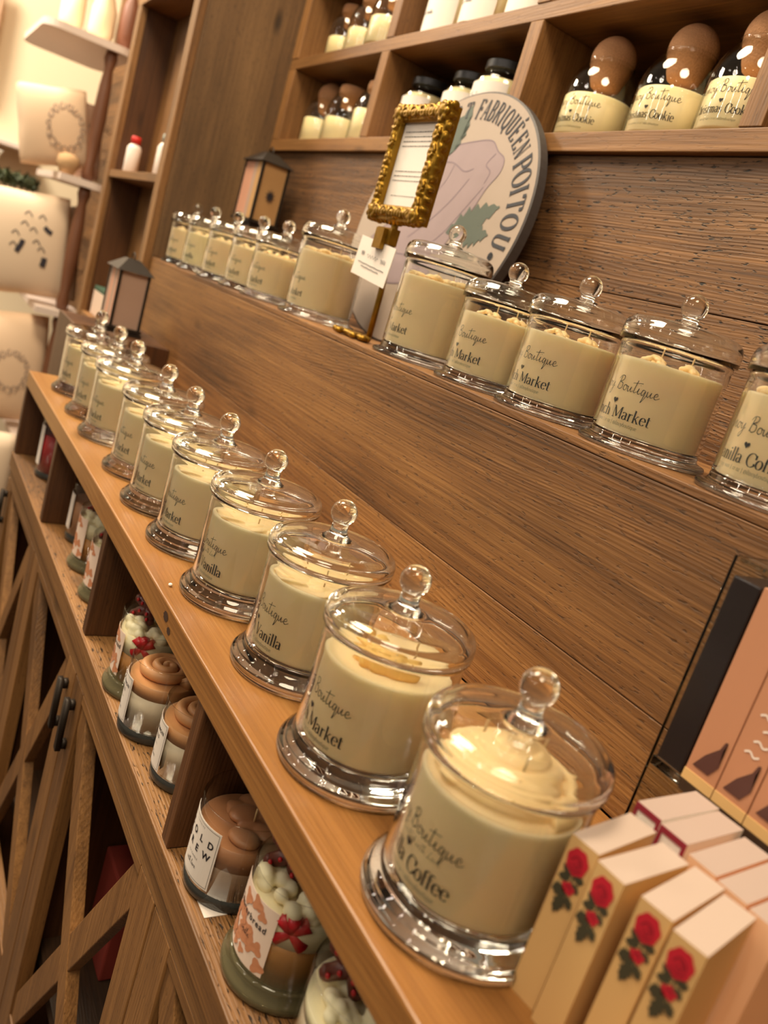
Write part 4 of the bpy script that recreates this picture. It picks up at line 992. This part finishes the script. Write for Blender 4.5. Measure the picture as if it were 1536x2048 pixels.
lid_jar(-.905, .435, ZC, 'dark-lidded candle jar peeking over the oval sign, middle one', .112)
lid_jar(-.800, .420, ZC, 'dark-lidded candle jar peeking over the oval sign, beside the divider', .115)
for x, y, lb in ((-1.025, .43, 'tall white-labelled jar in the upper middle cubby, left one'), (-.905, .425, 'tall white-labelled jar in the upper middle cubby, centre one'), (-.790, .43, 'tall white-labelled jar in the upper middle cubby, beside the divider')): lid_jar(x, y, ZD, lb, .125, .048)

# ------------------------------------------------------------------ lanterns
TAN = simple('tan_panel', (186, 142, 92), .6, 0, 0, .05, 20); PINK = simple('pink_striped_card', (206, 150, 124), .6, 0, 0, .05, 20); GREYC = simple('grey_striped_card', (176, 146, 128), .6)
def lantern(x0, x1, y0, y1, z0, z1, label, base_h, front):
    t = thing('metal_lantern', label, 'lantern', ((x0 + x1) / 2, (y0 + y1) / 2, z0))
    def a(name, bm, mat, smooth=False): o = link(name, bm, mat, None, smooth); attach(o, t); return o
    bm = bmesh.new()
    box(bm, x0 - .004, x1 + .004, y0 - .004, y1 + .004, z0, z0 + .006)
    if base_h > .01: box(bm, x0 + .004, x1 - .004, y0 + .004, y1 - .004, z0 + .006, z0 + base_h)
    box(bm, x0 - .003, x1 + .003, y0 - .003, y1 + .003, z0 + base_h, z0 + base_h + .005)
    a('base', bm, IRON)
    for x in (x0, x1 - .005):
        for y in (y0, y1 - .005): bm = bmesh.new(); box(bm, x, x + .005, y, y + .005, z0 + base_h + .005, z1); a('corner_post', bm, IRON)
    bm = bmesh.new(); cx_, cy_ = (x0 + x1) / 2, (y0 + y1) / 2; hh = .022
    lo = [bm.verts.new(p) for p in ((x0 - .006, y0 - .006, z1), (x1 + .006, y0 - .006, z1), (x1 + .006, y1 + .006, z1), (x0 - .006, y1 + .006, z1))]
    hi = [bm.verts.new(p) for p in ((cx_ - .014, cy_ - .012, z1 + hh), (cx_ + .014, cy_ - .012, z1 + hh), (cx_ + .014, cy_ + .012, z1 + hh), (cx_ - .014, cy_ + .012, z1 + hh))]
    for i in range(4): bm.faces.new((lo[i], lo[(i + 1) % 4], hi[(i + 1) % 4], hi[i]))
    bm.faces.new(hi); bm.faces.new(lo[::-1])
    a('roof', bm, IRON)
    bm = bmesh.new(); tube(bm, [(cx_ + .013 * math.cos(q), cy_, z1 + hh + .013 * math.sin(q) - .001) for q in [PI * i / 12 for i in range(13)]], .0014, 8); a('ring_handle', bm, IRON, True)
    # panes
    zz0, zz1 = z0 + base_h + .006, z1 - .001; n = 5
    cols = front
    for i, (m, f0, f1) in enumerate(cols):
        bm = bmesh.new(); w_ = x1 - x0 - .010
        box(bm, x0 + .005 + w_ * f0, x0 + .005 + w_ * f1 - .0006, y0 + .002, y0 + .004, zz0, zz1); a('front_panel', bm, m)
    bm = bmesh.new(); box(bm, x1 - .004, x1 - .002, y0 + .005, y1 - .005, zz0, zz1); sp = a('side_pane', bm, TAN if base_h > .05 else GREYC)
    return t, sp
t, sp = lantern(-1.430, -1.328, .282, .340, ZL, .478, 'dark metal lantern with a black emblem on the ledge behind the small candles', .125, [(PINK, 0, .52), (GREYC, .52, .72), (TAN, .72, 1.0)])
bm = bmesh.new(); c0 = (-1.3265, .311, .418); k = 10
c = bm.verts.new(c0); vs = [bm.verts.new((c0[0], c0[1] + (.011 if i % 2 else .005) * math.cos(2 * PI * i / (2 * k)), c0[2] + (.015 if i % 2 else .006) * math.sin(2 * PI * i / (2 * k)))) for i in range(2 * k)]
for i in range(2 * k): bm.faces.new((c, vs[i], vs[(i + 1) % (2 * k)]))
o = link('emblem', bm, INK, None); attach(o, sp); o['label'] = 'black leaf emblem'
lantern(-1.402, -1.312, .060, .118, .0882, .206, 'dark metal lantern with striped panels on the block at the far end of the worktop', .008, [(GREYC, 0, .22), (PINK, .22, .50), (GREYC, .50, .75), (PINK, .75, 1.0)])

# things inside the tall cabinet
def small_bottle(x, y, z, label, capcol):
    t = thing('spray_bottle', label, 'bottle', (x, y, z), 0, 'small white bottles in the tall cabinet')
    bm = bmesh.new(); lathe(bm, [(0, 0), (.016, 0), (.018, .003), (.018, .062), (.014, .070), (.009, .074), (0, .074)], 28); link('bottle_body', bm, simple('white_plastic', (238, 222, 212), .4), t, True)
    bm = bmesh.new(); lathe(bm, [(0, .0743), (.012, .0743), (.012, .090), (.010, .092), (0, .092)], 24); link('cap', bm, simple('cap_' + label.split()[1], capcol, .4), t, True)
small_bottle(-2.005, .190, .4045, 'small red-capped white bottle on the cabinet shelf', (206, 44, 40))
small_bottle(-1.700, .190, .4045, 'small grey-capped white bottle on the cabinet shelf', (150, 156, 150))
bk = thing('boxed_book', 'white box with a green top edge leaning at the bottom of the tall cabinet', 'box', (-1.945, .172, .0354))
for nm, d, m in (('cover', (-.10, .10, 0, .03, 0, .062), simple('blush_card', (224, 196, 176), .6)), ('green_edge', (-.10, .10, 0, .03, .0623, .074), simple('green_card', (54, 84, 66), .6))):
    bm = bmesh.new(); box(bm, *d); link(nm, bm, m, bk, False, .001)

# ------------------------------------------------------------------ rose boxes on the worktop
CARD = simple('cream_rose_card', (214, 172, 114), .55, 0, 0, .03, 12); CARDTOP = simple('pale_box_top', (188, 166, 153), .6)
ROSE = simple('printed_red_rose', (190, 24, 46), .6); ROSED = simple('printed_dark_rose', (120, 14, 34), .6); LEAF = simple('printed_dark_leaf', (62, 58, 40), .6)
def rose_box(x, y, rz, label, w_=.0155, d_=.050, h_=.0897):
    t = thing('rose_box', label, 'box', (x, y, .0002), rz, 'slim cream boxes with a red rose')
    def bb(bm):
        vs = box(bm, 0, w_, 0, d_, 0, h_)
        for f in bm.faces: f.material_index = 1 if f.calc_center_median().z > h_ - .001 else 0
    part('carton', ('rbox',), bb, [CARD, CARDTOP], t, False)
    def blob(bm, cx_, cz_, rx, rz_, k, amp, d, ph=0, n=36):
        c = bm.verts.new((cx_, -d, cz_)); vs = [bm.verts.new((cx_ + rx * (1 + amp * math.sin(k * 2 * PI * i / n + ph)) * math.cos(2 * PI * i / n), -d, cz_ + rz_ * (1 + amp * math.sin(k * 2 * PI * i / n + ph)) * math.sin(2 * PI * i / n))) for i in range(n)]
        for i in range(n): bm.faces.new((c, vs[(i + 1) % n], vs[i]))
    cx_ = w_ * .5
    def r1(bm): blob(bm, cx_, .0795, .0058, .0068, 7, .05, .0006); blob(bm, cx_ + .0005, .0655, .0034, .0030, 5, .15, .0006)
    part('printed_rose', ('rose',), r1, ROSE, t, False)
    def r2(bm):
        for P in ([(-.003, .079), (-.001, .082), (.002, .081), (.003, .078)], [(-.0035, .0765), (0, .0745), (.0035, .077)], [(-.0015, .0785), (.0005, .0765), (.0015, .079), (0, .0805)], [(-.001, .066), (.001, .067), (.002, .065)]):
            put_ribbons(bm, [stroke_quads(catmull([(cx_ + p[0], p[1]) for p in P], 5), lambda dx, dy, t: .0005)], lambda u, v: (u, -.0009, v))
    part('printed_petals', ('petals',), r2, ROSED, t, False)
    def lf(bm):
        def lfp(cx2, cz2, L, W, ang, k):
            P = []
            for i in range(24):
                tt = i / 12 if i < 12 else 2 - i / 12; sd = 1 if i < 12 else -1
                P.append((L * tt, sd * W * math.sin(PI * min(1, tt)) * (1.25 if i % 3 == 0 else .85)))
            ca, sa = math.cos(ang), math.sin(ang); c = bm.verts.new((cx2 + L * .5 * ca, -.0004 - k * .00005, cz2 + L * .5 * sa)); vs = [bm.verts.new((cx2 + p[0] * ca - p[1] * sa, -.0004 - k * .00005, cz2 + p[0] * sa + p[1] * ca)) for p in P]
            for i in range(24): bm.faces.new((c, vs[i], vs[(i + 1) % 24]))
        lfp(cx_ + .001, .0720, .0075, .0024, 2.8, 0); lfp(cx_ + .001, .0720, .0058, .0022, .15, 1); lfp(cx_, .0705, .0070, .0022, 3.5, 2); lfp(cx_ + .001, .0690, .0058, .0020, -.5, 3)
        lfp(cx_, .0635, .0078, .0034, 3.55, 4); lfp(cx_, .0625, .0125, .0028, -1.75, 5); lfp(cx_ + .001, .0620, .0070, .0022, -.9, 6)
        put_ribbons(bm, [stroke_quads([(cx_ + .001, .074), (cx_ + .0008, .066), (cx_, .060)], lambda dx, dy, t: .0009)], lambda u, v: (u, -.0005, v))
    part('printed_leaves', ('leaves',), lf, LEAF, t, False)
    return t
rose_box(.0925, -.0127, .17, 'cream rose box closest to the nearest lidded candle')
rose_box(.1105, -.0137, .09, 'second cream rose box from the nearest candle')
rose_box(.1330, -.0092, .20, 'third cream rose box, after the dark gap')
rose_box(.1515, -.0100, .22, 'cream rose box farthest from the candles, showing its brown side')
# boxes behind them
RED_E = simple('dark_red_print', (140, 34, 50), .6); GREYT = simple('silver_grey_top', (178, 156, 146), .5)
def trim_box(x, y, rz, label, red, h_=.0897, w_=.0155, d_=.052):
    t = thing('slim_box', label, 'box', (x, y, .0002), rz, 'slim pale-topped boxes behind the rose boxes')
    bm = bmesh.new(); box(bm, 0, w_, 0, d_, 0, h_)
    for f in bm.faces: f.material_index = 1 if f.calc_center_median().z > h_ - .001 else 0
    link('carton', bm, [PAPER if red else simple('peach_card', (232, 182, 142), .6), GREYT], t, False)
    if red:
        bm = bmesh.new(); box(bm, -.0003, w_ + .0003, -.0004, -.0001, h_ - .0035, h_); box(bm, -.0003, .0018, -.0004, -.0001, 0, h_ - .0036); box(bm, w_ - .0018, w_ + .0003, -.0004, -.0001, 0, h_ - .0036); o = link('red_border', bm, RED_E, t, False); o['label'] = 'dark red printed border'
    return t
trim_box(.0765, .0507, .055, 'slim box with dark red border, against the acrylic case', True)
trim_box(.0945, .0490, .075, 'slim box with dark red border, second from the acrylic case corner', True)
trim_box(.1155, .0445, .09, 'slim peach box behind the third rose box', False)
trim_box(.1330, .0440, .09, 'slim peach box behind the last rose box', False)
trim_box(.1505, .0440, .09, 'slim peach box at the right picture edge', False)

# ------------------------------------------------------------------ acrylic display case with packaged boxes
ac = thing('acrylic_case', 'clear acrylic display stand behind the slim boxes', 'display stand', (.12, .14, 0))
for nm, d in (('side_wall', (.0305, .0325, .115, .1640, .0002, .2165)), ('side_wall', (.300, .302, .115, .1640, .0002, .2165)), ('back_wall', (.0328, .2997, .1620, .1640, .0002, .2165)), ('raised_shelf', (.0328, .2997, .115, .1615, .0790, .0850)), ('top_plate', (.0328, .2997, .118, .1615, .2135, .2163))):
    bm = bmesh.new(); box(bm, *d); o = link(nm, bm, ACRYL, None, False, .0004); attach(o, ac)
bm = bmesh.new(); box(bm, .0560, .2995, .1142, .1149, .0785, .0850); o = link('dark_shelf_edge', bm, simple('dark_shelf_strip', (60, 44, 34), .3), None, False); attach(o, ac)
bkx = bx('black_carton', (.0345, .0530, .1155, .160, .0853, .2060), simple('glossy_black_card', (34, 26, 26), .25), None, .0012); props(bkx, 'tall glossy black box standing upright in the acrylic stand', 'box')
PEACH = simple('peach_carton', (184, 128, 96), .5, 0, 0, .03, 15); BROWN = simple('dark_brown_print', (84, 50, 44), .5)
for i, (x0, lb) in enumerate(((.0545, 'peach carton touching the black box in the acrylic stand'), (.0762, 'second peach carton from the black box, with pale script'), (.0979, 'third peach carton from the black box, at the picture edge'))):
    t = thing('peach_carton', lb, 'box', (x0, .1155, .0853), 0, 'peach cartons in the acrylic stand')
    bm = bmesh.new(); box(bm, 0, .0210, 0, .044, 0, .122); link('carton', bm, PEACH, t, False, .0005)
    bm = bmesh.new(); box(bm, .0, .0210, -.0006, -.0001, .0, .0065); link('tan_band', bm, CARD, t, False)
    bm = bmesh.new()
    f = bm.faces.new([bm.verts.new(p) for p in ((.0035, -.0004, .0105), (.0145, -.0004, .0105), (.0185, -.0004, .018), (.0170, -.0004, .028), (.0182, -.0004, .034), (.0165, -.0004, .0335), (.0150, -.0004, .028), (.0085, -.0004, .020))]); bmesh.ops.triangulate(bm, faces=[f])
    link('printed_bell_shape', bm, BROWN, t, False)
    if i:
        bm = bmesh.new(); rnd = random.Random(31)
        for q_ in range(7):
            zz = .036 + q_ * .0075; x_ = .0060 + (q_ % 3) * .0025
            put_ribbons(bm, [stroke_quads(catmull([(x_, zz), (x_ + .003, zz + .0016), (x_ + .006, zz - .0004), (x_ + .009, zz + .0012)], 5), lambda dx, dy, tt: .0010)], lambda u, v: (u, -.0004, v))
        link('printed_script', bm, PAPER, t, False)

# ------------------------------------------------------------------ blurred corner of the shop beyond the cabinet
LINEN = simple('linen_cushion', (236, 204, 172), .85, 0, 0, .04, 6, .1); LINEN2 = simple('pale_linen_cushion', (238, 212, 184), .85, 0, 0, .04, 6, .1)
PRINT = simple('grey_fabric_print', (164, 144, 130), .9); NAVY = simple('navy_fabric_print', (58, 54, 62), .9)
def cushion(cx_, cy_, cz_, w_, h_, d_, label, rx=0, printer=None, mat=LINEN, pm=PRINT):
    """cushion facing +X"""
    t = thing('throw_pillow', label, 'cushion', (cx_, cy_, cz_), 0, 'linen cushions on the tiered stand'); t.rotation_euler = (rx, 0, 0)
    bm = bmesh.new(); n = 20
    def P(i, j, s):
        u, v = -1 + 2 * i / n, -1 + 2 * j / n
        th = ((1 - u * u) * (1 - v * v)) ** .42; pin = 1 - .06 * (u * u * v * v) - .07 * (1 - abs(u)) * abs(v) ** 6 - .07 * (1 - abs(v)) * abs(u) ** 6
        return (s * d_ / 2 * th, u * w_ / 2 * pin, v * h_ / 2 * pin)
    g = {}
    for s in (1, -1):
        for i in range(n + 1):
            for j in range(n + 1):
                if s == -1 and (i in (0, n) or j in (0, n)): g[s, i, j] = g[1, i, j]
                else: g[s, i, j] = bm.verts.new(P(i, j, s))
    for s in (1, -1):
        for i in range(n):
            for j in range(n):
                q = [g[s, i, j], g[s, i + 1, j], g[s, i + 1, j + 1], g[s, i, j + 1]]
                bm.faces.new(q if s == 1 else q[::-1])
    link('cushion_body', bm, mat, t, True)
    if printer:
        bm = bmesh.new()
        def mp(u, v):
            uu, vv = 2 * u / w_, 2 * v / h_; th = (max(0, 1 - uu * uu) * max(0, 1 - vv * vv)) ** .42
            return (d_ / 2 * th + .003, u, v)
        for P_, wd2 in printer: put_ribbons(bm, [stroke_quads(catmull(P_, 6), lambda dx, dy, tt: wd2)], mp)
        link('printed_motif', bm, pm, t, False)
    return t
rnf = random.Random(12)
flower = []
for k_ in range(15):
    a_ = k_ * 2 * PI / 15; c_ = (.028 + .050 * math.cos(a_), -.002 + .062 * math.sin(a_))
    flower.append(([(c_[0] + rnf.uniform(.004, .013) * math.cos(a_ + j * 1.1), c_[1] + rnf.uniform(.004, .014) * math.sin(a_ + j * 1.1)) for j in range(6)], .0032))
XB = -2.6
cushion(XB, .075, .492, .21, .236, .11, 'cushion with a grey wreath print on the top tier of the stand', .22, flower)
pr2 = [([(-.012, .015), (-.018, .0), (-.030, -.022)], .014), ([(.052, -.030), (.050, -.042), (.046, -.058)], .017), ([(.048, .062), (.058, .052), (.070, .046)], .013)] + [([(x_, y_), (x_ + .012, y_ + .010), (x_ + .022, y_ - .004)], .0028) for x_, y_ in ((-.02, .06), (.005, .045), (-.045, .03), (.015, .01), (.03, -.01), (-.05, -.005), (-.01, .09), (.03, .085))]
cushion(XB, .055, .134, .27, .33, .13, 'cushion with dark blue motifs on the middle tier of the stand', .12, pr2, LINEN2, NAVY)
cushion(XB, .045, -.262, .30, .376, .15, 'round-edged cushion with a faint grey sketch on the lower tier', .10, flower, LINEN)
cushion(XB + .23, -.05, -.652, .34, .49, .16, 'pale cushion at the bottom of the stand beside the worktop end', .0, None, LINEN2)
cushion(XB - .14, .205, .495, .085, .24, .07, 'narrow cushion edge between the dark post and the tall cabinet', .1, flower, simple('grey_lace_fabric', (190, 160, 140), .9, 0, 0, .15, 60))
cushion(XB - .14, .205, .132, .085, .325, .07, 'grey lace cushion behind the dark post, middle tier', .1, flower, simple('grey_mesh_fabric', (150, 128, 108), .9, 0, 0, .2, 80))
stn = thing('tiered_stand', 'tiered display stand with turned dark posts and white rounded shelves', 'stand', (XB, .15, -.9))
DKW = simple('turned_dark_wood', (112, 70, 46), .5, 0, 0, .1, 30); WHT = simple('whitewashed_shelf', (226, 206, 194), .6)
def sa(name, bm, mat, smooth=False): o = link(name, bm, mat, None, smooth); attach(o, stn); return o
for (za, zb2) in ((.372, .745), (-.03, .350), (-.45, -.055), (-.9, -.475)):
    bm = bmesh.new(); n = 10; P = [(.016, za), (.020, za + .02), (.014, za + .05), (.019, za + .12), (.021, (za + zb2) / 2), (.018, zb2 - .10), (.013, zb2 - .05), (.020, zb2 - .02), (.016, zb2)]
    lathe(bm, [(0, za)] + P + [(0, zb2)], 20, XB + .06, .187); sa('turned_post', bm, DKW, True)
for z_ in (.7455, .351, -.0545, -.4745):
    bm = bmesh.new(); pts = []
    x0_, x1_, y0_, y1_ = XB - .42, XB + .10, -.16 if z_ < .7 else -.01, .25
    R = .05
    for (cx2, cy2, a0) in ((x1_ - R, y1_ - R, 0), (x0_ + R, y1_ - R, 90), (x0_ + R, y0_ + R, 180), (x1_ - R, y0_ + R, 270)):
        for i in range(7): a = math.radians(a0 + 15 * i); pts.append((cx2 + R * math.cos(a), cy2 + R * math.sin(a)))
    if z_ < .7: pts = [(max(p[0], XB - .42), max(p[1], .105)) for p in pts]
    lo = [bm.verts.new((p[0], p[1], z_)) for p in pts]; hi = [bm.verts.new((p[0], p[1], z_ + .02)) for p in pts]
    bm.faces.new(lo[::-1]); bm.faces.new(hi)
    for i in range(len(pts)): j = (i + 1) % len(pts); bm.faces.new((lo[i], lo[j], hi[j], hi[i]))
    bmesh.ops.remove_doubles(bm, verts=bm.verts, dist=.0001)
    sa('rounded_shelf', bm, WHT)
# things on the top shelf
def vase(x, y, z, prof, mat, label, name='ceramic_vase', cat='vase', group=None):
    bm = bmesh.new(); lathe(bm, prof, 28); o = link(name, bm, mat, None, True); o.location = (x, y, z); props(o, label, cat, group); return o
vase(XB, .155, .7658, [(0, 0), (.030, 0), (.038, .03), (.036, .09), (.022, .13), (.024, .16), (0, .16)], simple('cream_ceramic', (250, 228, 190), .4), 'cream ceramic vase on the top shelf of the stand, blurred')
vase(XB + .03, .222, .7658, [(0, 0), (.020, 0), (.026, .04), (.024, .12), (.010, .15), (.010, .20), (0, .20)], simple('russet_ceramic', (126, 78, 56), .5), 'russet brown vase on the top shelf beside the tall cabinet')
vase(XB - .12, .085, .7658, [(0, 0), (.032, 0), (.036, .05), (.034, .15), (0, .16)], simple('ivory_ceramic', (246, 224, 192), .5), 'ivory cylinder vase on the top shelf, left of the cream one')
# framed prints on the far wall
def print_frame(y, z, w_, h_, label, colr, fc):
    t = thing('leaning_print', label, 'picture', (-3.52, y, z), 0, 'pictures on the far shelf')
    bm = bmesh.new(); box(bm, 0, .02, -w_ / 2, w_ / 2, 0, h_); link('picture_frame', bm, simple('frame_' + label.split()[0], fc, .5), t, False)
    bm = bmesh.new(); box(bm, .0205, .0225, -w_ / 2 + .014, w_ / 2 - .014, .014, h_ - .014); link('picture_sheet', bm, simple('sheet_' + label.split()[0], colr, .6), t, False)
print_frame(-.10, .66, .10, .36, 'pinkish narrow picture on the far shelf', (236, 200, 184), (190, 150, 120))
print_frame(-.22, .60, .10, .34, 'bluish-grey narrow picture on the far shelf', (200, 198, 204), (150, 138, 126))
print_frame(-.36, .45, .08, .32, 'brown-framed picture at the left edge of the photo', (236, 220, 196), (140, 106, 78))
fs = bx('far_shelf', (-3.598, -3.40, -.60, .16, .425, .445), WHT, None, .003); props(fs, 'white shelf on the cream wall at the far left', 'shelf')
# garland of leaves and a white dish, far left
bm = bmesh.new(); rnd = random.Random(6)
for i in range(420):
    c = Vector((XB - .25 + rnd.uniform(-.08, .08), rnd.uniform(-.16, .09), .318 + rnd.uniform(-.022, .012)))
    d = Vector((rnd.uniform(-1, 1), rnd.uniform(-1, 1), rnd.uniform(-1, 1))).normalized() * .022; e = d.cross(Vector((rnd.uniform(-1, 1), rnd.uniform(-1, 1), 1))).normalized() * .006
    m_ = c + e.cross(d).normalized() * .003
    a, b2, c2, d2 = [bm.verts.new(p) for p in (c - d, c + e, c + d, c - e)]; mm = bm.verts.new(m_)
    for q in ((a, b2, mm), (b2, c2, mm), (c2, d2, mm), (d2, a, mm)): bm.faces.new(q)
gl = link('leaf_garland', bm, simple('dark_green_leaves', (62, 72, 40), .6), None); props(gl, 'dark green leafy garland between the two upper cushions', 'garland')
vase(XB - .25, -.085, .336, [(0, 0), (.03, 0), (.05, .02), (.062, .05), (.058, .05), (.046, .024), (0, .010)], simple('bright_white_china', (250, 250, 244), .3), 'bright white china bowl above the garland at the left edge', 'china_bowl', 'bowl')
vase(XB + .062, .125, .3715, [(0, 0), (.02, 0), (.034, .03), (.030, .05), (.012, .06), (0, .06)], simple('tan_felt', (190, 152, 110), .9), 'tan felt figure sitting below the wreath cushion', 'felt_figure', 'ornament')
